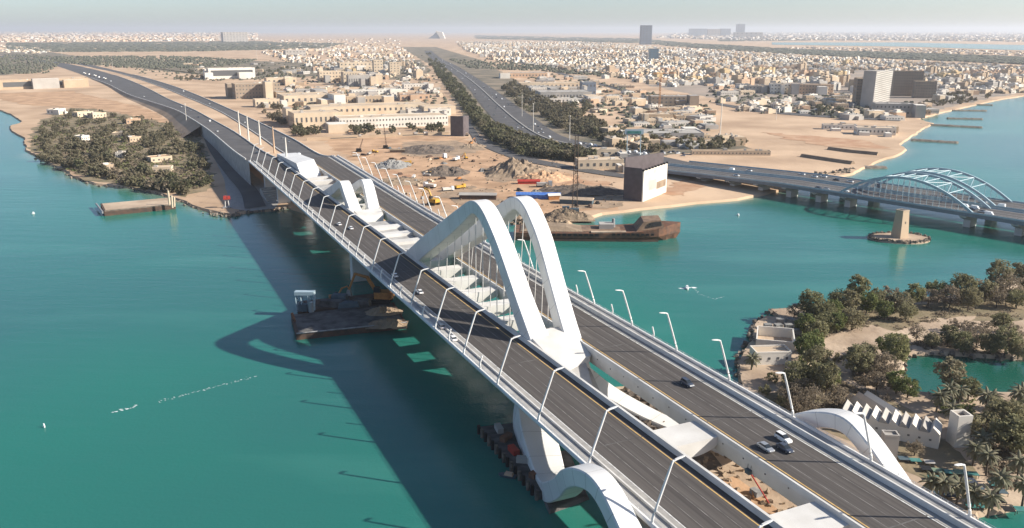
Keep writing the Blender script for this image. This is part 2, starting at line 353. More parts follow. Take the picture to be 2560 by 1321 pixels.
patch('island_path', [(2052, 892), (2050, 850), (2110, 825), (2180, 815), (2240, 830), (2320, 800), (2440, 790), (2400, 815), (2280, 850), (2200, 850), (2150, 880), (2110, 930)], ZL + .09, 'pale_sand', 2.5, 3)
patch('far_channel', [(1930, 106.5), (2250, 106.5), (2560, 113), (3000, 122), (3000, 136), (2560, 126), (2270, 117), (1930, 112)], ZL + 1.2, 'water', 200, 0)

def bpatch(name, sn_, z, m, amp=1.5):
    P = [B(a_, b_, z) for a_, b_ in sn_]; P.append(P[0]); Q_ = jitter_line(P, 2, amp, 4)[:-1]
    a = sum(Q_[i][0] * Q_[(i + 1) % len(Q_)][1] - Q_[(i + 1) % len(Q_)][0] * Q_[i][1] for i in range(len(Q_)))
    struct(name, MB().add([(p[0], p[1], z) for p in (Q_ if a > 0 else Q_[::-1])], [tuple(range(len(Q_)))]), m)
bpatch('gap_soil', [(70, 114), (172, 115), (172, 150), (70, 150)], ZL + .06, 'orange_sand'); bpatch('gap_rubble_ground', [(176, 120), (222, 122), (236, 136), (240, 150), (234, 164), (205, 160), (178, 152)], ZL + .08, 'rubble_dark')
patch('lagoon', [(2225, 880), (2330, 876), (2450, 884), (2800, 865), (3300, 950), (2560, 1000), (2500, 1002), (2400, 998), (2340, 1004), (2280, 998), (2230, 945)], .03, 'lagoon_water', 50, 0)
# shallows: paler water over the sand beside the shores
def shallows(P, wide, flip=1):
    P = [Vector((p[0], p[1], 0)) for p in P]; vs = []; at = []; n = len(P)
    T_ = []
    for i in range(n):
        t = P[min(i + 4, n - 1)] - P[max(i - 4, 0)]; t = t.normalized() if t.length > 1e-4 else Vector((1, 0, 0)); T_.append(Vector((t.y, -t.x, 0)) * flip)
    for i in range(n):
        w_ = wide * (1 + .5 * noise.noise(P[i] * .02))
        for k, (u, a) in enumerate(((-.15, 1), (.25, .75), (.55, .3), (1, 0))): q = P[i] + T_[i] * w_ * u; vs.append((q.x, q.y, .016 - .003 * k)); at.append(a)
    fs = [(4 * i + k, 4 * i + k + 1, 4 * i + k + 5, 4 * i + k + 4) for i in range(n - 1) for k in range(3)]
    o = struct('shallow_water', MB().add(vs, fs if flip > 0 else [f[::-1] for f in fs]), 'shallow_water')
    ca = o.data.attributes.new('shallow', 'FLOAT', 'POINT'); ca.data.foreach_set('value', at)
sj = jitter_line(sw, 12, 2.5, 3)
shallows([p for p in sj if 380 < p[1] < 1500 and -520 < p[0] < 700], 20, 1)
ij = [p for p in iw if -1 < PJ((p[0], p[1], 0))[0] - 1830 < 800 and 660 < PJ((p[0], p[1], 0))[1] < 985 and not (PJ((p[0], p[1], 0))[0] > 2200 and PJ((p[0], p[1], 0))[1] > 800)]
# dark belts of mangrove far behind
def belt(pix, hgt, label, n=2600, seed=1, size=(16, 34)):
    rr = random.Random(seed); mb = MB()
    xs_ = [p[0] for p in pix]; ys_ = [p[1] for p in pix]; k = 0
    while k < n:
        px = rr.uniform(min(xs_), max(xs_)); py = rr.uniform(min(ys_), max(ys_))
        if not inpoly(px, py, pix): continue
        p = G(px, py, ZL); q = size[0] + rr.random() * (size[1] - size[0]); q *= max(.6, p.y / 5000); h = hgt * rr.uniform(.6, 1.2); a = rr.random() * 6
        ring = [(p.x + q * rr.uniform(.6, 1.1) * math.cos(a + j * 1.257), p.y + q * rr.uniform(.6, 1.1) * math.sin(a + j * 1.257)) for j in range(5)]
        mb.add([(x, y, ZL - .2) for x, y in ring] + [(lerp(p.x, x, .75), lerp(p.y, y, .75), ZL + h * .75) for x, y in ring] + [(p.x + q * .2, p.y, ZL + h)],
               [(j, (j + 1) % 5, (j + 1) % 5 + 5, j + 5) for j in range(5)] + [(j + 5, (j + 1) % 5 + 5, 10) for j in range(5)]); k += 1
    stuff('mangrove_belt', mb, 'mangrove', label, 'trees')
belt([(1190, 89), (1600, 97), (1700, 107), (1985, 124), (2600, 145), (2600, 164), (1985, 137), (1700, 118), (1600, 109), (1190, 97)], 7, 'long dark mangrove belt running behind the white villa town', 3000, 1)
belt([(20, 108), (640, 104), (860, 110), (800, 122), (500, 129), (160, 131), (20, 124)], 7, 'dark tree belt far left below the distant pale city', 2600, 2)
belt([(100, 142), (420, 141), (640, 150), (600, 163), (460, 172), (300, 170), (150, 158)], 6, 'scrubby dark wood behind the highway bend at far left', 1500, 3, (7, 14))
belt([(-200, 136), (90, 138), (150, 160), (120, 184), (-200, 190)], 6, 'scrubby grey wood left of the far highway', 1300, 4, (6, 12))
belt([(1800, 98), (2100, 93), (2560, 100), (2560, 104), (2100, 101), (1800, 104)], 7, 'thin dark tree line beyond the far blue channel', 900, 5)

belt([(1120, 148), (1240, 154), (1340, 165), (1560, 187), (1560, 197), (1340, 178), (1180, 172)], 6, 'dark tree row between the villa town and the depots', 520, 6, (8, 13))
belt([(1290, 182), (1400, 186), (1600, 225), (1780, 270), (1790, 330), (1560, 320), (1480, 285), (1400, 262), (1330, 225)], 4, 'scattered dark trees among the depots and yards', 420, 7, (6, 11))
belt([(1760, 205), (2130, 235), (2330, 262), (2330, 285), (2100, 300), (1880, 268), (1760, 240)], 4, 'scattered dark trees around the hotel quarter', 420, 8, (6, 11))
belt([(640, 150), (1060, 140), (1100, 220), (1120, 265), (740, 300), (690, 212)], 4, 'scattered dark trees in the quarter left of the city highway', 480, 9, (6, 11))
belt([(300, 160), (700, 170), (720, 200), (450, 205), (330, 180)], 4, 'scattered dark trees on the plain beside the white office', 260, 10, (5, 9))

# ------------------------------------------------------------------ the white arched bridge
ZD = 22.0
S0, S1 = 62., 724.
bridge = thing('arched_bridge', 'long white double road bridge with tall wave-shaped steel arches across the channel', 'bridge', tuple(B(235, 129, 0)))
def wid(s, a, b): return lerp(a, b, min(1, max(0, (s - 470) / 240)))
def nd(side, n, s):        # side -1: left deck as is; +1: right deck, widening towards the far end
    if side < 0: return n + lerp(1.6, -1.2, (s - 60) / 660)
    return 138 + (n - 138) * wid(s, 1., 1.17) + lerp(-1.6, .8, (s - 60) / 660)
SS = [S0 + (S1 - S0) * i / 60 for i in range(61)]
def strip(side, sec, name, m, parent, s0=S0, s1=S1, smooth=False):
    """sweep a closed (n, z) section along the deck"""
    ss = [s for s in SS if s0 < s < s1]; ss = [s0] + ss + [s1]
    a = sum(sec[i][0] * sec[(i + 1) % len(sec)][1] - sec[(i + 1) % len(sec)][0] * sec[i][1] for i in range(len(sec)))
    sc = sec if a < 0 else sec[::-1]
    mb = MB().rings([[B(s, nd(side, n, s), z) for n, z in sc] for s in ss])
    return wpart(name, mb, m, parent, smooth)
def rect(n0, n1, z0, z1): return [(n0, z0), (n1, z0), (n1, z1), (n0, z1)]
# left carriageway
ld = strip(-1, [(94.6, 22.5), (94.6, 21.7), (97, 20.6), (102, 18.6), (107, 17.2), (119.4, 17.0), (119.9, 21.0), (119.9, 21.96), (95.2, 21.96)], 'carriageway', 'white_concrete', bridge)
ld['label'] = 'left carriageway with grey walkway on its outer side'
strip(-1, rect(99.0, 118.6, 21.965, ZD), 'asphalt', 'asphalt', ld)
strip(-1, rect(95.6, 98.5, 21.965, 22.12), 'walkway', 'grey_concrete', ld)
strip(-1, rect(98.5, 98.9, 21.965, 22.75), 'barrier', 'white_concrete', ld)
strip(-1, rect(98.9, 100.9, 21.968, ZD + .05), 'shoulder', 'shoulder', ld)
strip(-1, rect(101.0, 101.3, 21.97, ZD + .02), 'edge_line', 'paint_white', ld)
strip(-1, rect(116.2, 116.55, 21.97, ZD + .02), 'edge_line', 'paint_yellow', ld)
strip(-1, [(118.6, 21.965), (119.85, 21.965), (119.75, 23.45), (118.95, 23.45)], 'parapet', 'white_concrete', ld)
strip(-1, [(94.4, 22.1), (94.7, 21.8), (95.4, 21.97), (95.5, 22.5), (95.2, 22.9), (94.7, 22.9), (94.4, 22.6)], 'edge_beam', 'white_steel', ld, smooth=False)
for n in (104.8, 108.6, 112.4): strip(-1, rect(n - .09, n + .09, 21.97, ZD + .012), 'lane_marking', 'paint_lane', ld)
# right carriageway
rd = strip(1, [(138.0, 21.96), (138.0, 21.0), (138.6, 17.0), (151, 17.2), (156, 18.6), (161, 20.6), (163.4, 21.7), (163.4, 21.96)], 'carriageway', 'white_concrete', bridge)
rd['label'] = 'right carriageway with three cars in convoy'
strip(1, rect(138.9, 158.4, 21.965, ZD), 'asphalt', 'asphalt', rd)
strip(1, rect(159.3, 162.6, 21.965, 22.3), 'walkway', 'grey_concrete', rd)
strip(1, [(158.4, 21.965), (159.3, 21.965), (159.15, 23.3), (158.7, 23.3)], 'barrier', 'white_concrete', rd)
strip(1, rect(156.3, 158.3, 21.97, ZD + .05), 'shoulder', 'shoulder', rd)
strip(1, rect(155.8, 156.15, 21.97, ZD + .02), 'edge_line', 'paint_white', rd)
strip(1, rect(140.2, 140.55, 21.97, ZD + .02), 'edge_line', 'paint_yellow', rd)
strip(1, [(138.05, 21.965), (138.85, 21.965), (138.75, 22.75), (138.15, 22.75)], 'parapet', 'white_concrete', rd)
strip(1, [(162.6, 21.965), (163.3, 21.97), (163.6, 22.5), (163.3, 23.0), (162.8, 23.0)], 'edge_beam', 'white_steel', rd)
for n in (144.2, 148.0, 151.8): strip(1, rect(n - .09, n + .09, 21.97, ZD + .012), 'lane_marking', 'paint_lane', rd)
for s_ in (112, 171, 232, 292, 352, 412, 474, 536, 598, 660):
    for side, n0, n1, par in ((-1, 99.1, 118.5, ld), (1, 139.0, 158.3, rd)): wpart('expansion_joint', MB().hexa([B(s_, nd(side, n0, s_), 21.98), B(s_, nd(side, n1, s_), 21.98), B(s_ + .35, nd(side, n1, s_), 21.98), B(s_ + .35, nd(side, n0, s_), 21.98), B(s_, nd(side, n0, s_), ZD + .03), B(s_, nd(side, n1, s_), ZD + .03), B(s_ + .35, nd(side, n1, s_), ZD + .03), B(s_ + .35, nd(side, n0, s_), ZD + .03)]), 'dark_concrete', par)
# hand rails, both outer edges
for side, nn, par in ((-1, 95.0, ld), (1, 163.1, rd)):
    mb = MB(); zz = 22.85
    for z in (zz + .45, zz + .85): mb.tube([B(s, nd(side, nn, s), z) for s in SS], .06, 4)
    s = S0
    while s < S1: mb.tube([B(s, nd(side, nn, s), zz - .1), B(s, nd(side, nn, s), zz + .9)], .06, 4); s += 4.6
    wpart('handrail', mb, 'white_steel', par)
# drain holes on the inner face of the right girder
for i in range(16):
    s = 128 + i * 8.3; mb = MB(); c = B(s, nd(1, 138.15, s) - .04, 20.2 + .3 * math.sin(i * 2.1)); mb.tube([c - DN * .12, c + DN * .25], .22, 8)
    wpart('drain_hole', mb, 'dark_concrete', rd)

# ribbon sweep in (s, n, z): rectangular steel box, th across the path, wd along n
def ribbon(path, wds, ths, name, m, parent, k=6, ref='top', bev=.0):
    P = catmull([tuple(p) + (a, b) for p, a, b in zip(path, wds, ths)], k); Rg = []
    for i, (s, n, z, wd, th) in enumerate(P):
        a = P[max(i - 1, 0)]; b = P[min(i + 1, len(P) - 1)]
        t = (Vector(B(*b[:3])) - Vector(B(*a[:3]))).normalized()
        lat = DN - t * DN.dot(t); lat.normalize(); up = lat.cross(t).normalized()
        if i and up.dot(pu) < 0: up = -up
        elif i == 0 and up.z < 0: up = -up
        pu = up; c = Vector(B(s, n, z)); h = wd / 2; e = .35
        Rg.append([c - lat * (h - e), c + lat * (h - e), c + lat * h - up * e, c + lat * h - up * (th - e), c + lat * (h - e) - up * th, c - lat * (h - e) - up * th, c - lat * h - up * (th - e), c - lat * h - up * e])
    mb = MB().rings(Rg)
    o = wpart(name, mb, m, parent); me = o.data
    for i in range(4, len(Rg) - 3, 5):
        c0 = sum(Rg[i], Vector()) / 8; t = (sum(Rg[i + 1], Vector()) / 8 - c0).normalized()
        big = [c0 + (v - c0) * 1.006 for v in Rg[i]]; wpart('panel_seam', MB().rings([[v - t * .07 for v in big], [v + t * .07 for v in big]]), 'seam', o)
    bm = bmesh.new(); bm.from_mesh(me); bmesh.ops.recalc_face_normals(bm, faces=bm.faces); bm.to_mesh(me); bm.free()
    return o, P
TOP = [(396, 16), (378.5, 24.7), (354.4, 36.8), (335.7, 45.5), (319.3, 53.3), (306.5, 59.3), (299.0, 62.7), (293.5, 64.3), (287.5, 64.0), (280.6, 60.9), (271.2, 53.6), (263.8, 45.4), (255.7, 35.2), (249, 27.6), (241.5, 19.6), (235, 12)]
NL = [123.5, 123, 122.5, 122.1, 121.9, 121.9, 121.9, 121.9, 121.9, 121.9, 122.1, 122.6, 123.4, 124.0, 124.5, 125]
NR = [136, 136.6, 137.6, 138.4, 139, 139.4, 139.4, 139.4, 139.4, 139.2, 138.7, 138.2, 137.8, 137.3, 136.8, 136.4]
W = [7.6, 7.2, 6.9, 6.7, 6.7, 6.7, 6.7, 6.7, 6.7, 6.7, 6.8, 6.9, 7.1, 7.4, 7.8, 8.2]
T = [9, 9, 8.6, 8.2, 7.6, 6.6, 5.7, 5.1, 5.0, 5.0, 5.3, 5.6, 6, 6.6, 7.4, 8]
ribL, PL = ribbon([(s, n, z) for (s, z), n in zip(TOP, NL)], W, T, 'arch_rib', 'white_steel', bridge)
ribR, PR = ribbon([(s, n, z) for (s, z), n in zip(TOP, NR)], [w_ - max(0, i - 9) * .25 for i, w_ in enumerate(W)], T, 'arch_rib', 'white_steel', bridge)
ribL['label'] = 'left rib of the tall main arch'; ribR['label'] = 'right rib of the tall main arch'
# foot block where both ribs meet, and the saddle below it
def pblock(pts, name, m, parent):      # convex hull of (s,n,z) points
    bm = bmesh.new()
    for p in pts: bm.verts.new(B(*p))
    bmesh.ops.convex_hull(bm, input=bm.verts); bmesh.ops.delete(bm, geom=[v for v in bm.verts if not v.link_faces], context='VERTS')
    bmesh.ops.recalc_face_normals(bm, faces=bm.faces)
    me = bpy.data.meshes.new(name); bm.to_mesh(me); bm.free(); me.materials.append(MATS[m])
    o = link(name, me, parent); o.location = -parent.location; return o
pblock([(250, 121.2, 25), (250, 138.6, 25), (238, 121.2, 22.4), (241, 138.6, 22.4), (227, 122, 20.6), (231, 136.5, 20.6), (227, 123, 16.5), (231, 135.5, 16.5), (250, 121.2, 15.5), (250, 138.6, 15.5)], 'arch_foot', 'white_concrete', bridge)
pblock([(378, 121.5, 24.5), (378, 136.5, 24.5), (390, 121, 22.4), (390, 137, 22.4), (398, 123, 20), (398, 135, 20), (396, 123, 15), (396, 135, 15), (372, 121, 15), (372, 137, 15)], 'arch_foot', 'white_concrete', bridge)
# outward legs that dive under the decks and rise again as the low side arches
def side_path(sg, apex):
    c = 129.5
    off = [(243, 3, 19), (235, 11.5, 16.3), (225, 17.5, 13), (212.5, 22.3, 8.6), (200, 26, 5.4), (191, 28.6, 4.3), (183.5, 31, 7.6), (174.5, 33.5, 14), (165.5, 36.5, 21.5), (157.5, 38, apex - 2.2), (149.5, 38.4, apex), (142.5, 38.4, apex - 1.6), (134, 38.4, apex - 6.8), (123, 37.6, 14), (112, 35.5, 6), (103, 33.5, .5)]
    if sg > 0: off[:6] = [(243, 3, 18), (237, 7, 13), (228, 13, 7.5), (214, 20.5, 3.6), (201, 25.5, 2.9), (191.5, 28.6, 3.6)]
    return [(s_, c + sg * n_, z_) for s_, n_, z_ in off]
Wd = [6.5, 7, 7, 7.2, 7.4, 7.6, 7.2, 6.6, 6.2, 5.6, 5.4, 5.4, 5.6, 6, 7, 8]; Tk = [8, 9.5, 10.5, 9.4, 7, 6, 5.8, 5.4, 5.0, 4.6, 4.4, 4.4, 4.6, 5.2, 6, 6]
o, _ = ribbon(side_path(-1, 28.6), [8, 10, 11, 11, 10, 8.8, 7.6] + Wd[7:], Tk, 'side_arch', 'white_steel', bridge); o['label'] = 'low side arch outside the left carriageway'
o, _ = ribbon(side_path(1, 28.0), Wd, Tk, 'side_arch', 'white_steel', bridge); o['label'] = 'low side arch outside the right carriageway'
pblock([(250, 121, 15), (250, 137, 15), (232, 121, 15), (232, 137, 15), (252, 117, -1.5), (252, 141, -1.5), (222, 117, -1.5), (222, 141, -1.5)], 'pier', 'grey_concrete', bridge)
pblock([(236, 122.5, 20), (236, 136, 20), (224, 122, 17), (225, 132.5, 17), (206, 122, 8), (208, 127, 8), (232, 120, -1.5), (232, 140, -1.5), (200, 121, -1.5), (204, 129, -1.5)], 'pier', 'grey_concrete', bridge)
for sg in (-1, 1):
    pblock([(208, 129.5 + sg * 14, .9), (208, 129.5 + sg * 27, .9), (182, 129.5 + sg * 22, .9), (180, 129.5 + sg * 35, .9), (210, 129.5 + sg * 13, -1.5), (210, 129.5 + sg * 28, -1.5), (180, 129.5 + sg * 21, -1.5), (178, 129.5 + sg * 36, -1.5)], 'pier_footing', 'dark_concrete', bridge)
# far piers
for s0, s1 in ((388, 466), (566, 600)):
    pblock([(s0, 121, 20), (s0, 137, 20), (s1, 121, 20), (s1, 137, 20), (s0 + 8, 116, -1.5), (s0 + 8, 142, -1.5), (s1 - 8, 116, -1.5), (s1 - 8, 142, -1.5)], 'pier', 'grey_concrete', bridge)
for s in (420, 640, 700):
    for n in (106, 150): wpart('pier', MB().box(B(s, n, 8), (5, 9, 18.6), BANG, 0, 1.0), 'white_concrete', bridge)
# smaller second arch behind
T2 = [(590, 12), (570, 19.8), (552, 25.6), (537, 30.2), (524, 34.4), (516.5, 36.6), (511.5, 37.0), (507, 35.2), (502.5, 31.8), (498, 28.2), (493.5, 24), (488, 18.5), (481, 11)]
N2L = [123.5, 123, 122.6, 122.4, 122.3, 122.3, 122.3, 122.3, 122.4, 122.7, 123.2, 123.9, 124.2]
N2R = [136, 136.2, 136.4, 136.4, 136.3, 136.2, 136.1, 136, 135.7, 135.3, 135, 134.9, 134.8]
W2 = [7.2, 7, 6.8, 6.7, 6.6, 6.6, 6.6, 6.6, 6.8, 7, 7.2, 7.6, 8]; K2 = [7.5, 7, 6.6, 6.2, 5.6, 5, 4.6, 4.5, 4.6, 5, 5.4, 6, 7]
o, _ = ribbon([(s, n, z) for (s, z), n in zip(T2, N2L)], W2, K2, 'arch_rib', 'white_steel', bridge); o['label'] = 'left rib of the smaller second arch'
o, _ = ribbon([(s, n, z) for (s, z), n in zip(T2, N2R)], W2, K2, 'arch_rib', 'white_steel', bridge); o['label'] = 'right rib of the smaller second arch'
pblock([(486, 121, 23.5), (486, 137.2, 23.5), (477, 121.5, 21.5), (477, 136.5, 21.5), (474, 123, 14), (474, 135, 14), (492, 121, 14), (492, 137, 14)], 'arch_foot', 'white_concrete', bridge)
# white wedge that ends the arch line
pblock([(745, 120.4, 24.2), (745, 136.8, 24.2), (656, 120.2, 28.2), (672, 137, 28.2), (636, 120.4, 19), (648, 137.2, 19), (636, 120.4, 15), (648, 137.2, 15), (752, 120.6, 15), (752, 137, 15)], 'end_block', 'white_steel', bridge)
# cross beams between the carriageways
def beam(s, ln, ztop=21.6, m='white_concrete', dip=3.4):
    mb = MB(); Rg = []
    for i in range(9):
        u = i / 8; n = lerp(119.6, 138.3, u); d = lerp(1.6, dip + 1.2, math.sin(math.pi * u) ** .6)
        Rg.append([B(s - ln / 2, n, ztop), B(s + ln / 2, n, ztop), B(s + ln / 2 - .3, n, ztop - d), B(s - ln / 2 + .3, n, ztop - d)])
    mb.rings(Rg); wpart('cross_beam', mb, m, bridge)
for s in (256, 275, 294, 313, 332, 351, 368): beam(s, 6.0)
for s in (168.5, 122.5, 80): beam(s, 10.5)
for s in (410, 428, 446, 510, 530, 550, 610, 625): beam(s, 6)
# hangers
def ribz(P, s, under):
    best = min(range(len(P)), key=lambda i: abs(P[i][0] - s)); p = P[best]
    return p[1], p[2] - under
for P_, nb in ((PL, 121.3), (PR, 136.9)):
    for s in [266, 271, 277, 283, 290, 297, 304, 312, 320, 329, 339, 350, 361]:
        n, z = ribz(P_, s, 4.6); sb = s + (s - 305) * .05
        wpart('cable', MB().tube([B(s, n, z), B(sb, nb, 21.3)], .17, 5), 'cable', bridge)

# ------------------------------------------------------------------ lamp posts on the bridge
def mk_lamp():
    t = thing('lamp_post', 'x', 'lamp post', (0, 0, 0))
    lpart('pole', MB().tube(catmull([(0, 0, -.1), (.15, 0, 1.2), (1.0, 0, 3.8), (4.3, 0, 13.1), (4.75, 0, 13.8), (5.4, 0, 14.15)], 4), [.36] * 4 + [.34] * 4 + [.30] * 4 + [.25] * 9, 7), 'white_steel', t, True)
    mb = MB(); mb.rings([[(x, -y, z), (x, y, z), (x, y * .8, z + h), (x, -y * .8, z + h)] for x, y, z, h in ((5.2, .22, 14.0, .34), (6.3, .30, 14.22, .30), (7.3, .26, 14.42, .2), (7.8, .1, 14.5, .1))]); h = lpart('lamp_head', mb, 'white_steel', t)
    lpart('lens', MB().box((6.5, 0, 14.2), (1.5, .36, .06), ry=-.18), 'lamp_glass', h)
    return t
LP = Proto(mk_lamp); k = 0
base_s = [107.0 + 27.7 * i for i in range(23)]
angL = math.atan2(DN.y, DN.x)
for i, s in enumerate(base_s):
    LP.put(B(s, nd(-1, 95.0, s), 22.8), angL, 1, 'tall white leaning lamp post on left carriageway edge, %s from the near end' % ordw(i), 'lamp posts along the left carriageway')
for i, s in enumerate(base_s[:20]):
    LP.put(B(s, nd(1, 163.1, s), 22.8), angL + math.pi, 1, 'tall white leaning lamp post on right carriageway edge, %s from the near end' % ordw(i), 'lamp posts along the right carriageway')
sp = MB().tube(catmull([(.3, 0, -.1), (0, 0, .8), (.1, 0, 2.0), (.75, 0, 4.2)], 4), .26, 6).mesh('short_post', 'white_steel', True)
for side, nn, a, nm in ((-1, 95.0, angL, 'left'), (1, 163.1, angL + math.pi, 'right')):
    for i, s in enumerate([231.5 + 27.7 * i for i in range(12)]):
        tag(link('short_post', sp, None, B(s, nd(side, nn, s), 22.75), a), 'short white curved post between lamps on %s walkway, %s from the near end' % (nm, ordw(i)), 'post', 'short posts along the %s walkway' % nm)

# ------------------------------------------------------------------ roads on land
def pixline(P, k=5): return catmull(P, k)
def road(name, left, right, zoff, m, n=60, skirt=None):
    """strip between two pixel polylines (px, py, z)"""
    Lw = [G(x, y, z + zoff) for x, y, z in left]; Rw = [G(x, y, z + zoff) for x, y, z in right]
    Lc = catmull([tuple(p) for p in Lw], 8); Rc = catmull([tuple(p) for p in Rw], 8); vs = []; 
    for i in range(n + 1):
        t = i / n; vs += [polyat(Lc, t), polyat(Rc, t)]
    mb = MB().add(vs, [(2 * i, 2 * i + 1, 2 * i + 3, 2 * i + 2) for i in range(n)])
    struct(name, mb, m); return vs[0::2], vs[1::2]
def on(p, z): x, y, _ = PJ(p); return (x, y, z)
eL0, eL1 = B(S1 - 2, nd(-1, 94.8, S1), ZD), B(S1 - 2, nd(-1, 119.8, S1), ZD)
eR0, eR1 = B(S1 - 2, nd(1, 138, S1), ZD), B(S1 - 2, nd(1, 163.3, S1), ZD)
LL = [on(eL0, 22), (581, 376, 20), (524, 328, 17), (477, 297, 14), (437, 275, 11), (370, 253, 8), (319, 236, 6), (269, 211, 4), (220, 193, 2.5), (188, 181, 2), (134, 164, 2), (60, 150, 2), (-60, 138, 2)]
LR = [on(eL1, 22), (650, 375, 20), (585, 330, 17), (525, 297, 14), (480, 273, 11), (420, 248, 8), (370, 222, 6), (325, 202, 4), (275, 185, 2.5), (235, 174, 2), (170, 160, 2), (90, 147, 2), (-40, 136, 2)]
RL = [on(eR0, 22), (712, 385, 20), (650, 342, 17), (590, 303, 14), (540, 275, 11), (465, 243, 8), (403, 218, 6), (345, 198, 4), (290, 182, 2.5), (245, 172.5, 2), (180, 159, 2), (100, 146.5, 2), (-30, 135.5, 2)]
RR = [on(eR1, 22), (800, 388, 20), (735, 350, 17), (670, 318, 14), (610, 290, 11), (520, 250, 8), (450, 222, 6), (385, 201, 4), (320, 184, 2.5), (270, 172, 2), (200, 157, 2), (120, 145, 2), (-20, 135, 2)]
l0, l1 = road('highway_left', LL, LR, .02, 'old_asphalt')
r0, r1 = road('highway_right', RL, RR, .02, 'old_asphalt')
road('median_sand', [(x, y, z) for x, y, z in LR], [(x, y, z) for x, y, z in RL], -.05, 'sand')
def skirt(name, edge, sgn, m, wide=1.6):
    vs = []
    for i, p in enumerate(edge):
        a = Vector(edge[max(i - 1, 0)]); b = Vector(edge[min(i + 1, len(edge) - 1)]); t = (b - a); t.z = 0; t.normalize(); nn = Vector((-t.y, t.x, 0)) * sgn
        h = max(0.2, p[2] - ZL); q = Vector(p) + nn * (h * wide + 2); q.z = ZL - .3; vs += [(p[0], p[1], p[2] - .04), tuple(q)]
    fs = [(2 * i, 2 * i + 1, 2 * i + 3, 2 * i + 2) for i in range(len(edge) - 1)]
    struct(name, MB().add(vs, fs if sgn < 0 else [f[::-1] for f in fs]), m)
skirt('embankment', l0[12:], 1, 'sand'); skirt('embankment', r1[8:], -1, 'sand')
def wall(name, edge, h, w_, m, label):
    vs = []; Rg = []
    for i, p in enumerate(edge):
        a = Vector(edge[max(i - 1, 0)]); b = Vector(edge[min(i + 1, len(edge) - 1)]); t = (b - a); t.z = 0; t.normalize(); nn = Vector((-t.y, t.x, 0)) * w_ / 2; q = Vector(p); u = Vector((0, 0, h))
        Rg.append([q - nn, q + nn, q + nn + u, q - nn + u])
    o = link(name, MB().rings(Rg).mesh(name, m)); return tag(o, label, 'barrier')
wall('concrete_barrier', l0[1:40], 1.1, .8, 'white_concrete', 'pale concrete barrier along outer edge of the left approach road')
wall('concrete_barrier', l1[1:40], 1.0, .7, 'white_concrete', 'pale concrete barrier between left approach road and sandy median')
wall('concrete_barrier', r0[1:40], 1.0, .7, 'white_concrete', 'pale concrete barrier between right approach road and sandy median')
wall('concrete_barrier', r1[1:40], 1.1, .8, 'white_concrete', 'pale concrete barrier along outer edge of the right approach road')
# viaduct wall under the first approach spans, with slope paving
mbw = MB()
for i in range(0, 13):
    a, b = l0[i], l0[i + 1]
    mbw.add([(a[0], a[1], a[2] - .05), (b[0], b[1], b[2] - .05), (b[0], b[1], ZL - .3), (a[0], a[1], ZL - .3)], [(0, 1, 2, 3)])
struct('approach_wall', mbw, 'grey_concrete')
B0 = G(1850, 449, 11); D2 = (G(2560, 561, 11) - G(1960, 466, 11)); D2.z = 0; D2.normalize(); N2 = Vector((-D2.y, D2.x, 0))
if N2.y < 0: N2 = -N2
BO = G(2124, 488, 11); BO.z = 0
def Q(a, b, z): return BO + D2 * a + N2 * b + Vector((0, 0, z))
# straight city highway
HL = [(1060, 128, 2), (1080, 148, 2), (1106, 164, 2), (1135, 186, 2), (1166, 215, 2), (1202, 262, 2), (1250, 314, 2), (1310, 347, 2), (1400, 371, 2), (1490, 392, 2.6), (1560, 408, 4), on(Q(-199, 1, 5.9), 5.9)]
HR = [(1078, 127, 2), (1104, 147, 2), (1138, 163, 2), (1180, 188, 2), (1228, 219, 2), (1282, 258, 2), (1338, 297, 2), (1400, 338, 2), (1480, 359, 2), (1560, 374, 2.6), (1630, 386, 4), on(Q(-199, 62, 5.9), 5.9)]
h0, h1 = road('city_highway', HL, HR, .10, 'old_asphalt', 90)
mid = [tuple((Vector(a) * .5 + Vector(b) * .5)) for a, b in zip(h0, h1)]
wall('median_barrier', mid[8:70], .9, 2.2, 'shoulder', 'low concrete median strip along the middle of city highway')
road('service_road', [(1150, 290, 2), (1172, 330, 2), (1200, 362, 2), (1290, 398, 2), (1400, 420, 2), (1490, 435, 2), (1560, 445, 2)], [(1166, 288, 2), (1190, 328, 2), (1222, 357, 2), (1310, 390, 2), (1410, 411, 2), (1500, 426, 2), (1565, 436, 2)], .10, 'old_asphalt')
road('side_road', [(1380, 180, 2), (1470, 205, 2), (1580, 235, 2), (1640, 260, 2)], [(1388, 178, 2), (1480, 202, 2), (1592, 231, 2), (1655, 256, 2)], .10, 'old_asphalt')
road('coast_road', [(1790, 262, 2), (1900, 280, 2), (2050, 293, 2), (2250, 303, 2)], [(1792, 257, 2), (1905, 274, 2), (2055, 287, 2), (2255, 297, 2)], .10, 'old_asphalt')
road('under_bridge_road', [(505, 335, 2), (525, 380, 2), (560, 430, 2), (600, 480, 2), (612, 522, 2)], [(522, 330, 2), (545, 375, 2), (590, 425, 2), (640, 470, 2), (665, 515, 2)], .14, 'old_asphalt')
# slope paving under the first span
sv = [B(648, 96, ZL + .2), B(648, 112, ZL + .2), B(672, 112, 7), B(672, 96, 7), B(690, 96, 7.2), B(690, 112, 7.2)]
for i in range(7):
    a = 646 + i * 5
    o = struct('slope_step', MB().box(B(a, 103, ZL - .5 + i * .45), (5.2, 17, 1.6 + i * .9), BANG), 'grey_concrete')

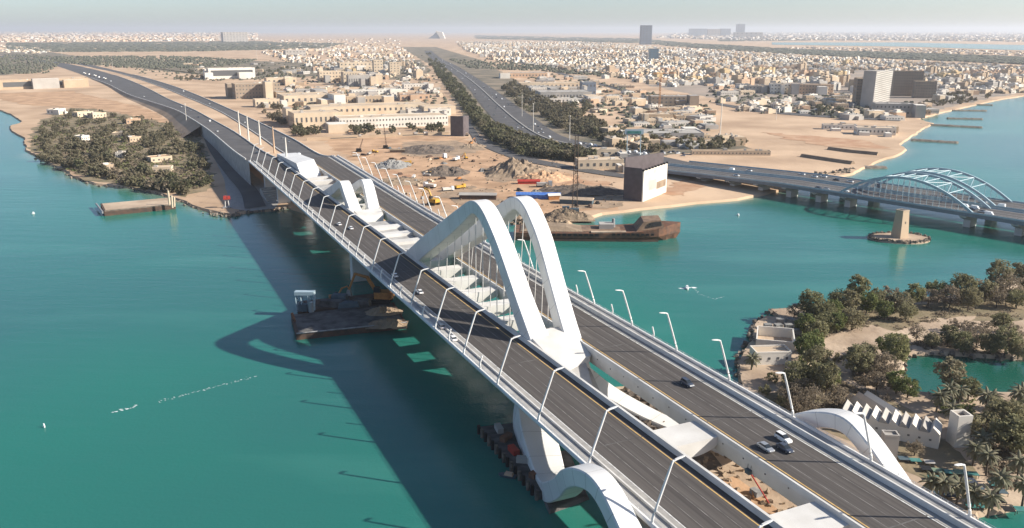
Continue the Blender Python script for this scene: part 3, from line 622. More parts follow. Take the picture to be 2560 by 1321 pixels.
# ------------------------------------------------------------------ second, older bridge with blue tied arches
b2 = thing('blue_arch_bridge', 'older low road bridge with pale blue twin steel arches and busy traffic', 'bridge', tuple(Q(0, 30, 0)))
A0, A1 = -200., 175.
def z2(a): return lerp(5.9, 11, min(1, max(0, (a - A0) / 140)))
AA = [A0 + (A1 - A0) * i / 24 for i in range(25)]
def strip2(sec, name, m, par): return wpart(name, MB().rings([[Q(a, b, z2(a) + z) for b, z in sec[::-1]] for a in AA]), m, par)
decks2 = []
for b_ in (0, 35):
    dk = strip2([(b_, 0), (b_ + .2, -2.2), (b_ + 3, -2.6), (b_ + 25, -2.6), (b_ + 27.8, -2.2), (b_ + 28, 0)][::-1], 'carriageway', 'b2_side', b2)
    dk['label'] = 'near carriageway of the blue arch bridge' if b_ == 0 else 'far carriageway of the blue arch bridge'
    strip2(rect(b_ + 3.2, b_ + 25, .005, .05), 'asphalt', 'old_asphalt', dk)
    strip2(rect(b_ + .2, b_ + 3.1, .005, .22), 'footway', 'shoulder', dk)
    strip2(rect(b_ + 25.1, b_ + 27.8, .005, .22), 'footway', 'shoulder', dk)
    for e in (b_ + .1, b_ + 27.6): strip2(rect(e, e + .3, .22, 1.3), 'railing', 'steel_blue', dk)
    for e in (10.4, 17.6): strip2(rect(b_ + e, b_ + e + .2, .051, .06), 'lane_marking', 'paint_white', dk)
def arch2(b, par_list):
    P = []
    a0, a1, hh = -2., 77., 17.5
    for i in range(25):
        u = i / 24; P.append(Q(lerp(a0 - 10, a1 + 12, u), b, 11 + 19.5 * (1 - (2 * u - 1) ** 2) ** 1.0 - 2.0))
    Rg = []
    for i, p in enumerate(P):
        t = (P[min(i + 1, 24)] - P[max(i - 1, 0)]).normalized(); up = N2.cross(t).normalized()
        if up.z < 0: up = -up
        Rg.append([p - N2 * .6 - up * .8, p + N2 * .6 - up * .8, p + N2 * .6 + up * .8, p - N2 * .6 + up * .8])
    mbx = MB().rings(Rg); o = wpart('arch_rib', mbx, 'steel_blue', b2)
    bm = bmesh.new(); bm.from_mesh(o.data); bmesh.ops.recalc_face_normals(bm, faces=bm.faces); bm.to_mesh(o.data); bm.free()
    for i in range(2, 23):
        p = P[i]
        if p.z > 13: wpart('hanger', MB().tube([p, Vector((p.x, p.y, 11))], .16, 5), 'steel_blue', b2)
    return P
RB = [arch2(b, None) for b in (1.2, 26.8, 36.2, 61.8)]
for A_, B_ in ((RB[0], RB[1]), (RB[2], RB[3])):
    for i in range(5, 20, 2):
        wpart('brace', MB().tube([A_[i], B_[i]], .35, 5), 'steel_blue', b2)
        if i < 19: wpart('brace', MB().tube([A_[i], B_[i + 2]] if (i // 2) % 2 else [B_[i], A_[i + 2]], .25, 5), 'steel_blue', b2)
for a in (-140, -110, -82, -56, -30, -6, 80, 112, 145):
    for b_ in (0, 35):
        mbp = MB(); z = z2(a) - 2.65
        mbp.rings([[Q(a - 2.2, b_ + x0, zz), Q(a + 2.2, b_ + x0, zz), Q(a + 2.2, b_ + x1, zz), Q(a - 2.2, b_ + x1, zz)] for x0, x1, zz in ((9, 19, -2), (9, 19, z - 3.5), (1.5, 26.5, z - .8), (1.5, 26.5, z))])
        o = wpart('pier', mbp, 'white_concrete', b2)
        bm = bmesh.new(); bm.from_mesh(o.data); bmesh.ops.recalc_face_normals(bm, faces=bm.faces); bm.to_mesh(o.data); bm.free()

# ------------------------------------------------------------------ trees
def crown_mesh(seed, rx, h, ncl, nl, ls, m, z0=.22, sparse=0.):
    rr = random.Random(seed); mb = MB(); zc = h * (.5 + z0 / 2); rz = h * (1 - z0) / 2
    for _ in range(ncl):
        while True:
            x, y, z = (rr.uniform(-1, 1) for _ in range(3)); q = math.sqrt(x * x + y * y + z * z)
            if .25 < q <= 1: break
        e = (.62 + .38 * rr.random()) / q if rr.random() < .75 else 1
        bump = 1 + .28 * noise.noise(Vector((x * 1.6 + seed, y * 1.6, z * 1.6)))
        c = Vector((x * e * rx * bump, y * e * rx * bump, zc + z * e * rz * bump)); cr = rx * rr.uniform(.16, .30)
        if c.z < h * .08: c.z = h * .08 + rr.random()
        for _ in range(nl):
            d = Vector((rr.gauss(0, 1), rr.gauss(0, 1), rr.gauss(0, 1))).normalized() * cr * rr.random() ** .4; p = c + d
            a = (d.normalized() * .6 + Vector((rr.uniform(-1, 1), rr.uniform(-1, 1), rr.uniform(-.2, 1)))).normalized()
            u = a.cross(Vector((rr.random(), rr.random(), rr.random() + .1))).normalized(); v = a.cross(u); l = ls * rr.uniform(.6, 1.3); k = rr.uniform(.5, .9)
            mb.add([p - u * l * .5, p + v * l * k * .5, p + u * l * .5, p - v * l * k * .5], [(0, 1, 2, 3)])
    return mb.mesh('crown', m)
def trunk_mesh(seed, rx, h, r):
    rr = random.Random(seed + 99); mb = MB(); mb.tube([(0, 0, -.6), (rr.uniform(-.2, .2), rr.uniform(-.2, .2), h * .25), (rr.uniform(-.4, .4), 0, h * .55), (0, .2, h * .8)], [r, r * .8, r * .5, r * .15], 6)
    for i in range(5):
        a = i * 1.256 + rr.random(); z = h * rr.uniform(.2, .42); q = rx * rr.uniform(.5, .75)
        mb.tube([(0, 0, z), (q * .5 * math.cos(a), q * .5 * math.sin(a), z + h * .14), (q * math.cos(a), q * math.sin(a), z + h * .3)], [r * .5, r * .3, r * .08], 5)
    return mb.mesh('trunk', 'bark')
TREES = {}
def tree_set(key, n, rx, h, ncl, nl, ls, m, r=.28, z0=.22):
    TREES[key] = [(crown_mesh(hash(key) % 97 * 0 + sum(map(ord, key)) + i, rx * (1 + .12 * (i % 3 - 1)), h, ncl, nl, ls, m, z0), trunk_mesh(i, rx, h, r)) for i in range(n)]
tree_set('round', 4, 4.2, 7.5, 95, 26, .62, 'leaf')
tree_set('tall', 3, 3.8, 10.5, 95, 26, .66, 'leaf')
tree_set('green', 3, 3.6, 7.5, 85, 26, .60, 'leaf_green')
tree_set('dry', 3, 4.0, 7.0, 60, 24, .50, 'leaf_dry')
tree_set('shrub', 3, 2.2, 2.8, 34, 22, .42, 'leaf', .12, .02)
tree_set('far', 5, 4.6, 7.5, 26, 12, 1.7, 'leaf_far', .3, .06)
tree_set('farbush', 3, 3.6, 3.6, 18, 10, 1.5, 'leaf_far', .2, .0)
TREES['fardry'] = [(crown_mesh(311 + i, 4.4, 6.5, 22, 11, 1.6, 'leaf_dry', .06), trunk_mesh(i, 4.2, 6.5, .28)) for i in range(3)]
FARQ = []
def tree(kind, p, sc, label, group=None, rr=R, name='tree'):
    if kind.startswith('far'): FARQ.append((sc / p.length, kind, p, sc, label, group, rr.random() * 6.28, rr.randrange(99))); return
    sc *= 1.28
    cm, tm = rr.choice(TREES[kind]); t = thing(name, label, 'tree' if name != 'shrub' else 'shrub', p, rr.random() * 6.28, group, (sc * rr.uniform(.9, 1.1), sc * rr.uniform(.9, 1.1), sc * rr.uniform(.85, 1.15)))
    link('trunk', tm, t); link('crown', cm, t); return t
def cluster(items, kind_word, where, group, name='tree'):
    """items: (px, py_base, scale, kind); labels count them from the left"""
    items = sorted(items)
    for i, (px, py, sc, kind) in enumerate(items):
        tree(kind, G(px, py, ZL), sc, '%s %s, %s from left' % (kind_word.get(kind, 'tree'), where, ordw(i)), group, R, name)
KW = {'round': 'rounded olive-green tree', 'tall': 'tall dusty green tree', 'green': 'fresh green bushy tree', 'dry': 'brownish half-bare tree', 'shrub': 'low shrub'}
# near island, row along the channel
cluster([(1985, 795, .7, 'dry'), (2022, 800, 1.0, 'tall'), (2055, 812, 1.05, 'round'), (2075, 800, .95, 'green'), (2098, 768, 1.0, 'round'), (2140, 762, 1.05, 'tall'), (2165, 786, 1.0, 'green'), (2190, 770, 1.0, 'round'), (2222, 762, 1.1, 'dry'), (2250, 778, 1.05, 'round'),
         (2285, 768, .95, 'tall'), (2320, 768, 1.1, 'dry'), (2345, 752, 1.05, 'round'), (2372, 772, 1.1, 'dry'), (2400, 760, 1.15, 'tall'), (2432, 748, 1.15, 'dry'), (2462, 756, 1.1, 'round'), (2490, 735, 1.15, 'tall'), (2520, 748, 1.2, 'dry'), (2548, 728, 1.2, 'tall'), (2580, 735, 1.2, 'round'),
         (2420, 778, .9, 'tall'), (2490, 770, 1.0, 'dry'), (2540, 772, 1.05, 'round'), (2120, 792, .95, 'tall'), (2210, 800, 1.0, 'green'), (2265, 802, .9, 'round')],
        KW, 'in the near island shore wood', 'wood on the near island')
cluster([(2012, 838, 1.0, 'green'), (2040, 850, 1.0, 'round'), (2060, 832, .9, 'round'), (2092, 832, .95, 'green'), (2128, 826, .95, 'round'), (2032, 880, 1.05, 'green'), (2018, 905, 1.0, 'green'), (2040, 925, .9, 'round')],
        KW, 'beside the walled court', 'trees beside the walled court')
cluster([(1990, 970, .9, 'round'), (2010, 1000, .95, 'dry'), (2040, 975, 1.0, 'round'), (2062, 1000, .95, 'tall'), (1975, 1005, .8, 'dry'), (2030, 1030, .95, 'dry'), (2075, 970, .85, 'green'), (2090, 1020, .9, 'dry'), (1990, 1035, .8, 'dry')],
        KW, 'between the bridge and the saw-tooth hall', 'trees beside the bridge')
cluster([(2140, 945, 1.0, 'tall'), (2172, 935, 1.05, 'dry'), (2205, 950, 1.05, 'dry'), (2235, 925, 1.0, 'tall'), (2215, 895, .95, 'green'), (2190, 975, .85, 'dry'), (2240, 985, .9, 'green'), (2268, 995, .85, 'green'), (2160, 905, .7, 'round')],
        KW, 'between the lagoon and the sandy path', 'trees by the lagoon')
cluster([(2290, 852, .75, 'dry'), (2330, 872, .7, 'round'), (2368, 868, .8, 'tall'), (2402, 880, .75, 'round'), (2440, 868, .85, 'dry'), (2475, 885, .8, 'round'), (2510, 892, .9, 'tall'), (2545, 895, .9, 'round'), (2420, 838, .8, 'dry'), (2460, 845, .75, 'dry'), (2530, 855, .85, 'dry'), (2500, 830, .8, 'round'), (2385, 830, .7, 'dry')],
        KW, 'on the far bank of the green lagoon', 'trees on the lagoon bank')
cluster([(2285, 1140, .62, 'dry'),  (2460, 1118, 1.1, 'round'), (2500, 1100, 1.1, 'tall'), (2540, 1090, 1.1, 'round'), (2525, 1150, 1.2, 'tall'), (2560, 1135, 1.1, 'round'), (2480, 1060, .8, 'dry'), (2420, 1000, .9, 'round'), (2370, 985, 1.0, 'tall')],
        KW, 'around the square water tower', 'trees around the tower')
# palms
def palm_mesh(seed, fr=30, ln=4.2):
    rr = random.Random(seed); mb = MB()
    for i in range(fr):
        a = i * 2.399; el = lerp(1.25, -.55, (i / fr) ** .9) + rr.uniform(-.12, .12); P = []; p = Vector((0, 0, 0)); e = el
        for k in range(7):
            P.append(p.copy()); st = ln / 6; p = p + Vector((math.cos(a) * math.cos(e), math.sin(a) * math.cos(e), math.sin(e))) * st; e -= .22 + rr.uniform(0, .06)
        sd = Vector((-math.sin(a), math.cos(a), 0))
        wv = [.10, .38, .52, .55, .46, .30, .04]
        for s_ in (-1, 1):
            vs = []
            for q, w_ in zip(P, wv): vs += [q, q + sd * s_ * w_ - Vector((0, 0, w_ * .55))]
            mb.add(vs, [(2 * k, 2 * k + 1, 2 * k + 3, 2 * k + 2) for k in range(6)])
    return mb.mesh('fronds', 'palm_leaf')
PALMS = [palm_mesh(i) for i in range(3)]
def palm(p, h, label, group, rr=R, sc=1.0):
    t = thing('palm_tree', label, 'palm tree', p, rr.random() * 6, group, sc); lean = Vector((rr.uniform(-.5, .5), rr.uniform(-.5, .5), 0))
    P = [Vector((0, 0, -.4)), lean * .3 + Vector((0, 0, h * .4)), lean + Vector((0, 0, h))]
    lpart('trunk', MB().tube(P, [.34, .26, .22], 7), 'bark', t); link('fronds', rr.choice(PALMS), t, P[-1])
pp = [(1878, 925, 4.5), (2340, 1030, 6), (2362, 1020, 7), (2395, 1015, 6), (2375, 1055, 5), (2460, 1045, 8), (2478, 1040, 7), (2535, 1045, 9), (2552, 1030, 8), (2450, 1150, 7), (2432, 1165, 6), (2465, 1190, 6.5), (2320, 1255, 6), (2352, 1262, 7), (2390, 1265, 6.5), (2540, 1218, 8), (2490, 1262, 8.5), (2470, 1290, 6), (2430, 1275, 5), (2555, 1265, 7)]
for i, (x, y, h) in enumerate(sorted(pp)): palm(G(x, y, ZL), h, 'date palm with drooping grey-green fronds near the bridge, %s from the left' % ordw(i), 'date palms on the near island')
# left promontory
PROM = [(82, 350), (110, 305), (190, 275), (300, 290), (380, 300), (490, 345), (515, 400), (525, 465), (430, 486), (300, 460), (180, 430), (105, 390)]
rr = random.Random(5); pts = []
HOUSES = [(150, 285, 30), (215, 292, 34), (250, 295, 28), (335, 310, 26), (295, 345, 22), (340, 355, 24), (405, 405, 40), (215, 352, 18), (275, 425, 18), (405, 432, 34), (300, 395, 16)]
while len(pts) < 300:
    x, y = rr.uniform(70, 530), rr.uniform(272, 488)
    if not inpoly(x, y, PROM) or any(abs(x - a) < 20 and -6 < y - b < 9 for a, b, c in HOUSES) or (380 < x < 470 and 395 < y < 445): continue
    pts.append((x, y))
for k in range(30): x = rr.uniform(330, 400); pts.append((x, lerp(318, 392, (x - 330) / 90) + rr.uniform(-22, 22)))
for x in range(100, 470, 11): pts.append((x, 398 + (x - 95) * .245 + rr.uniform(-3, 3) if x < 300 else 462 + (x - 300) * .16 + rr.uniform(-4, 2)))
for i, (x, y) in enumerate(sorted(pts)):
    k = rr.choice(['far', 'far', 'fardry', 'farbush', 'farbush']); tree(k, G(x, y, ZL), rr.uniform(.75, 1.3), {'far': 'dusty grey-green tree', 'fardry': 'brownish dry tree', 'farbush': 'low rounded bush'}[k] + ' on the left promontory', 'trees and bushes on the left promontory', rr)
# trees along the highway
VERGE = [[(1060, 122), (1090, 150), (1135, 200), (1180, 262), (1225, 312), (1300, 348), (1395, 375), (1480, 395), (1480, 408), (1400, 402), (1300, 388), (1225, 350), (1172, 290), (1120, 225), (1075, 165)],
         [(1290, 262), (1345, 292), (1420, 330), (1500, 352), (1560, 362), (1570, 345), (1500, 310), (1420, 270), (1330, 232), (1270, 205), (1250, 222)]]
n = 0
for gi, (V, cnt, ds) in enumerate(((VERGE[0], 420, 'left'), (VERGE[1], 190, 'right'))):
    k = 0; xs_ = [p[0] for p in V]; ys_ = [p[1] for p in V]
    while k < cnt:
        x, y = rr.uniform(min(xs_), max(xs_)), lerp(min(ys_), max(ys_), rr.random() ** .75)
        if not inpoly(x, y, V): continue
        tree('far', G(x, y, ZL), rr.uniform(.9, 1.5) * (1 + max(0, (300 - y)) / 300), 'dark roadside tree %s of the city highway' % ds, 'trees %s of the city highway' % ds, rr); k += 1
for V, cnt, lab, grp in (([(725, 320), (1120, 318), (1125, 336), (730, 342)], 46, 'dark hedge tree in front of the long white hall', 'hedge before the white hall'), ([(640, 262), (740, 268), (725, 320), (665, 300)], 26, 'dark leafy tree beside the right approach road', 'trees beside the approach road'),
                         ([(1500, 330), (1560, 340), (1700, 345), (1760, 360), (1870, 350), (1880, 368), (1700, 380), (1560, 385)], 55, 'dark tree behind the wedge billboard', 'trees behind the billboard'), ([(1310, 180), (1345, 250), (1390, 290), (1500, 300), (1480, 270), (1400, 240)], 40, 'tree among the low depots right of the highway', 'trees among the depots'),
                         ([(2000, 262), (2130, 245), (2140, 290), (2010, 290)], 30, 'dark tree left of the striped hotel', 'trees left of the hotel'), ([(2340, 240), (2480, 235), (2500, 243), (2360, 268), (2300, 268)], 30, 'dark tree on the shore right of the hotel', 'trees right of the hotel'),
                         ([(430, 185), (520, 178), (520, 200), (440, 205)], 16, 'dark tree left of the white office with dark glass', 'trees left of the white office'), ([(640, 165), (800, 170), (860, 185), (700, 200), (640, 195)], 30, 'dark tree behind the brown office block', 'trees behind the brown office')):
    k = 0; xs_ = [p[0] for p in V]; ys_ = [p[1] for p in V]
    while k < cnt:
        x, y = rr.uniform(min(xs_), max(xs_)), rr.uniform(min(ys_), max(ys_))
        if inpoly(x, y, V): tree('far', G(x, y, ZL), rr.uniform(.8, 1.35), lab, grp, rr); k += 1

# the 300 trees that show largest stand alone, the rest of each belt is one mass
near_n = sum(1 for o in COL.objects if o.name.split('.')[0] == 'tree')
FARQ.sort(key=lambda q: -q[0]); solo = FARQ[:max(0, 298 - near_n)]; rest = FARQ[len(solo):]
by = {}
for q in solo: by.setdefault((q[5], q[4]), []).append(q)
for (grp, lab), qs in by.items():
    for i, (_, kind, p, sc, label, group, rz, ix) in enumerate(sorted(qs, key=lambda q: PJ(q[2])[0])):
        cm, tm = TREES[kind][ix % len(TREES[kind])]
        t = thing('tree', label + (', %s from the left' % ordw(i) if len(qs) < 100 else ''), 'bush' if kind == 'farbush' else 'tree', p, rz, group, sc); link('trunk', tm, t); link('crown', cm, t)
by = {}
for q in rest: by.setdefault(q[5], []).append(q)
for grp, qs in by.items():
    mb = MB()
    for (_, kind, p, sc, label, group, rz, ix) in qs:
        c, s_ = math.cos(rz) * sc, math.sin(rz) * sc
        for mi, me in enumerate(TREES[kind][ix % len(TREES[kind])]):
            mb.add([(p.x + v.co.x * c - v.co.y * s_, p.y + v.co.x * s_ + v.co.y * c, p.z + v.co.z * sc) for v in me.vertices], [tuple(f.vertices) for f in me.polygons], mi)
    stuff('tree_belt', mb, ['leaf_far', 'bark'], 'mass of small dusty trees, the ' + grp, 'trees')

def undergrowth(polys, n, label, seed, m='leaf_far', r=(.8, 2.0), leaf=.8, nl=9):
    q = random.Random(seed); mb = MB()
    for pix in polys:
        xs_ = [p[0] for p in pix]; ys_ = [p[1] for p in pix]; k = 0
        while k < n:
            x, y = q.uniform(min(xs_), max(xs_)), q.uniform(min(ys_), max(ys_))
            if not inpoly(x, y, pix) or noise.noise(Vector((x * .03, y * .06, seed))) < -.12: continue
            p = G(x, y, ZL); rad = q.uniform(*r); k += 1
            for _ in range(nl):
                d = Vector((q.gauss(0, .6), q.gauss(0, .6), abs(q.gauss(0, .45)))) * rad; c = p + d; a = Vector((q.uniform(-1, 1), q.uniform(-1, 1), q.uniform(.1, 1))).normalized(); u = a.cross(Vector((.3, .2, 1))).normalized(); v = a.cross(u); l = leaf * q.uniform(.6, 1.3)
                mb.add([c - u * l, c + v * l * .7, c + u * l, c - v * l * .7], [(0, 1, 2, 3)])
    stuff('undergrowth', mb, m, label, 'undergrowth')
undergrowth([PROM], 1500, 'grey-brown scrub covering the ground of the left promontory', 1, 'leaf_dry', (1.2, 3.0), 1.1)
undergrowth([PROM], 700, 'green low scrub patches on the left promontory', 2, 'leaf_green', (1.2, 2.6), 1.0)
undergrowth([[(2000, 800), (2100, 772), (2300, 772), (2560, 720), (2560, 800), (2420, 790), (2260, 825), (2120, 815), (2060, 850), (2010, 862)], [(2000, 930), (2090, 950), (2240, 1000), (2000, 1050), (1930, 1010)], [(2260, 860), (2330, 850), (2560, 830), (2560, 890), (2440, 885), (2330, 878)], [(2440, 1090), (2560, 1050), (2560, 1230), (2490, 1230)], [(2120, 880), (2235, 890), (2240, 980), (2140, 960)]], 330, 'dusty undergrowth beneath the trees of the near island', 3, 'leaf_dry', (.6, 1.5), .42, 14)
undergrowth([[(2000, 830), (2060, 812), (2050, 880), (2000, 930)], [(2330, 1000), (2560, 1000), (2560, 1060), (2360, 1050)]], 130, 'green undergrowth on the near island', 4, 'leaf_green', (.6, 1.4), .42, 14)
undergrowth(VERGE, 900, 'low dark scrub under the highway trees', 5, 'leaf_far', (1.5, 3.5), 1.4)

# ------------------------------------------------------------------ vehicles
def loft_x(mb, st, mi=0):
    """stations (x, half width bottom, half width top, z bottom, z top)"""
    mb.rings([[(x, -a, z0), (x, a, z0), (x, a, lerp(z0, z1, .6)), (x, b, z1), (x, -b, z1), (x, -a, lerp(z0, z1, .6))] for x, a, b, z0, z1 in st], mi)
def mk_car(paint, suv=False):
    def f():
        t = thing('car', 'x', 'car', (0, 0, 0)); h = .18 if suv else 0
        mb = MB(); loft_x(mb, [(-2.35, .72, .66, .42, .72), (-2.25, .86, .78, .30, .92 + h), (-1.3, .92, .84, .26, .98 + h), (0, .93, .86, .24, .97 + h), (1.1, .92, .82, .26, .94 + h), (2.1, .86, .74, .28, .80 + h), (2.38, .66, .58, .42, .64)])
        body = lpart('body', mb, paint, t)
        mb = MB()
        st = [(-1.9 if not suv else -2.15, .78, .76, .95 + h), (-1.35 if not suv else -1.95, .72, .62, 1.42 + h * 1.8), (.15, .74, .64, 1.46 + h * 1.8), (1.15, .80, .77, .95 + h)]
        mb.rings([[(x, -a, .9 + h), (x, a, .9 + h), (x, b, z), (x, -b, z)] for x, a, b, z in st]); lpart('windows', mb, 'glass', t)
        lpart('roof', MB().rings([[(x, -b, 1.40 + h * 1.8), (x, b, 1.40 + h * 1.8), (x, b * .93, 1.485 + h * 1.8), (x, -b * .93, 1.485 + h * 1.8)] for x, b in ((-1.4 if not suv else -2.0, .65), (.2, .68))]), paint, t)
        for x in (-1.4, 1.4):
            for y in (-.83, .83): 
                wm = MB().tube([(x, y - .1, .33), (x, y + .1, .33)], .34, 12); wl = lpart('wheel', wm, 'rubber', t); lpart('rim', MB().tube([(x, y - .115, .33), (x, y + .115, .33)], .19, 10), 'car_silver', wl)
        for y in (-.58, .58): lpart('headlight', MB().box((2.22, y, .68 + h * .6), (.2, .32, .14)), 'lamp_glass', t); lpart('taillight', MB().box((-2.31, y, .76 + h), (.12, .26, .16)), 'tail_red', t)
        return t
    return Proto(f)
CARS = {'white': mk_car('car_white'), 'silver': mk_car('car_silver'), 'dark': mk_car('car_dark'), 'suv': mk_car('car_white', True), 'dsuv': mk_car('car_dark', True)}
away = BANG; tow = BANG + math.pi
def bcar(kind, px, py, head, label, dz=0):
    p = G(px, py, ZD + .02); CARS[kind].put(p, head, 1.08, label)
bcar('dsuv', 1718, 964, tow, 'dark car alone on the right carriageway beside the open gap')
bcar('silver', 1914, 1124, tow, 'silver car at the left of the convoy of three on right carriageway')
bcar('suv', 1958, 1102, tow, 'white people carrier leading the convoy of three on right carriageway')
bcar('dark', 1962, 1126, tow, 'dark car in front of the convoy of three on right carriageway')
bcar('white', 1049, 733, away, 'white car in the sun on left carriageway just past the arch shadow')
bcar('white', 987, 692, away, 'white car in the arch shadow on left carriageway')
bcar('white', 1132, 850, away, 'white car beside the walkway at the edge of arch shadow')
bcar('silver', 1103, 820, away, 'silver car in the shadow beside the left walkway')
bcar('white', 877, 573, away, 'white car on left carriageway beside the smaller second arch')
bcar('white', 848, 563, away, 'small white car beside the left walkway near the second arch')
# far traffic: small simple cars
def small_car(m, van=False):
    mb = MB(); loft_x(mb, [(-2.3, .8, .75, .3, .9), (-1.2, .9, .85, .25, 1.0), (1.2, .9, .85, .25, .95), (2.3, .75, .7, .3, .75)])
    if van: loft_x(mb, [(-2.2, .85, .8, .9, 2.0), (1.2, .85, .75, .9, 1.9), (1.8, .8, .75, .9, 1.0)])
    else: loft_x(mb, [(-1.7, .78, .76, .92, 1.0), (-1.0, .75, .65, .92, 1.45), (.3, .75, .65, .92, 1.45), (1.1, .78, .76, .92, 1.0)], 1)
    for x in (-1.4, 1.4): mb.box((x, 0, .3), (.6, 1.7, .6), mi=2)
    return mb.mesh('car_body', [m, 'glass', 'rubber'])
SM = [small_car('car_white'), small_car('car_white', True), small_car('car_silver'), small_car('car_white'), small_car('car_dark')]
rr = random.Random(21); cl = []
def lane_cars(E0, E1, i0, i1, cnt, lab, grp, fr, zo=.05):
    for k in range(cnt):
        t = rr.uniform(i0, i1); i = int(t); q = t - i; u = rr.choice(fr) + rr.uniform(-.02, .02)
        a = Vector(E0[i]).lerp(Vector(E1[i]), u); b = Vector(E0[i + 1]).lerp(Vector(E1[i + 1]), u); p = a.lerp(b, q); d = b - a
        cl.append((p + Vector((0, 0, zo)), math.atan2(d.y, d.x) + (math.pi if u < .5 else 0), lab, grp))
lane_cars(h0, h1, 22, 84, 78, 'small light car in traffic on the city highway', 'cars on the city highway', [.1, .2, .3, .4, .6, .7, .8, .9])
lane_cars(h0, h1, 4, 40, 26, 'small light car in traffic on the city highway', 'cars on the city highway', [.1, .2, .3, .4, .6, .7, .8, .9])
lane_cars(l0, l1, 3, 40, 10, 'small light car on the left approach road', 'cars on the approach roads', [.3, .5, .7])
lane_cars(r0, r1, 3, 40, 8, 'small light car on the right approach road', 'cars on the approach roads', [.3, .5, .7])
for k in range(30):
    a = rr.uniform(-198, 170); b = rr.choice([6, 10, 14, 19, 40, 45, 50, 55]) + rr.uniform(-.5, .5)
    cl.append((Q(a, b, z2(a) + .06), math.atan2(D2.y, D2.x) + (0 if b < 30 else math.pi), 'light car crossing the blue arch bridge', 'cars on the blue arch bridge'))
for k in range(40):
    a = rr.random(); p = G(lerp(1560, 1690, a) + rr.uniform(-20, 40), lerp(380, 392, a) + rr.uniform(-8, 2), ZL); cl.append((p, rr.random() * 3, 'parked light car in the lot behind the billboard', 'cars parked behind the billboard'))
kept = []
for c in cl:
    if all((c[0] - k[0]).length > 5.5 for k in kept): kept.append(c)
cnt = {}
for c in sorted(kept, key=lambda c: PJ(c[0])[0]):
    i = cnt.get(c[2], 0); cnt[c[2]] = i + 1; p, h, lab, grp = c
    o = tag(link('car', rr.choice(SM), None, p, h, 1.15), lab + ', %s from the left' % ordw(i) if i < 99 else lab, 'car', grp)

# ------------------------------------------------------------------ buildings
def bld(name, label, px0, px1, pyb, pyt, depth, wall_m, floors=2, cols=8, roof=None, rot=0., win='window_dark', cat='building', extra=None, group=None, band=False, z0=ZL):
    a, b = G(px0, pyb, z0), G(px1, pyb, z0); wd = (b - a).length; c = (a + b) / 2; _, _, dp = PJ(c)
    h = (pyb - pyt) * dp / F / math.cos(TH) * .97; ang = math.atan2(c.x, c.y) * -1 + rot + .2
    t = thing(name, label, cat, tuple(c), ang, group)
    mb = MB(); mb.box((0, depth / 2, h / 2 - .3), (wd, depth, h + .6)); lpart('wall', mb, wall_m, t)
    pr = MB(); e = .5
    for (cx_, cy_, sx, sy) in ((0, e / 2 - .08, wd + .16, e), (0, depth - e / 2 + .08, wd + .16, e), (-wd / 2 + e / 2 - .08, depth / 2, e, depth - 2 * e + .1), (wd / 2 - e / 2 + .08, depth / 2, e, depth - 2 * e + .1)): pr.box((cx_, cy_, h + .45), (sx, sy, .9))
    rf = lpart('parapet', pr, wall_m, t)
    lpart('roof', MB().box((0, depth / 2, h + .12), (wd - 2 * e, depth - 2 * e, .22)), roof or 'roof_tan', t)
    rq = random.Random(int(px0 * 7 + pyb))
    for k in range(min(4, max(1, int(wd / 14)))):
        lpart('roof_unit', MB().box((rq.uniform(-.38, .38) * wd, depth * rq.uniform(.25, .75), h + 1.0), (rq.uniform(2, 5), rq.uniform(2, 4), rq.uniform(1.4, 2.4))), rq.choice(['roof_grey', 'wall_white', 'wall_grey']), t)
    if wd > 22 and h < 30 and depth > 12:
        for k in range(rq.randint(2, 4)):
            ww, wh, wdp = wd * rq.uniform(.12, .3), h * rq.uniform(.45, 1.25), depth * rq.uniform(.35, .9); wx = rq.uniform(-.6, .6) * wd; wy = rq.choice([-wdp * .5 - 1.5, depth + wdp * .5 + rq.uniform(2, 14), -wdp * .5 - 6])
            g_ = lpart('wing', MB().box((wx, wy, wh / 2 - .2), (ww, wdp, wh + .4)), rq.choice([wall_m, wall_m, 'wall_white', 'wall_cream', 'wall_grey']), t)
            lpart('wing_roof', MB().box((wx, wy, wh + .1), (ww * .94, wdp * .94, .25)), rq.choice(['roof_tan', 'roof_grey', 'wall_white']), g_)
    fh = h / max(1, floors)
    for fl in range(floors):
        z = fh * (fl + .55); hh = fh * .42
        if band: lpart('window_band', MB().box((0, .0, z), (wd * .9, .3, hh * 1.3)), win, t)
        else:
            mw = MB()
            for k in range(cols): mw.box((lerp(-wd / 2, wd / 2, (k + .5) / cols), 0, z), (wd / cols * .36, .3, hh * .8))
            lpart('window_row', mw, win, t)['kind'] = 'stuff'
        ms = MB(); nc = max(2, int(cols * depth / wd))
        for sd in (-1, 1):
            for k in range(nc): ms.box((sd * wd / 2, depth * (k + .5) / nc, z), (.3, depth / nc * .36, hh * .8))
        lpart('window_row', ms, win, t)['kind'] = 'stuff'
    return t, wd, h
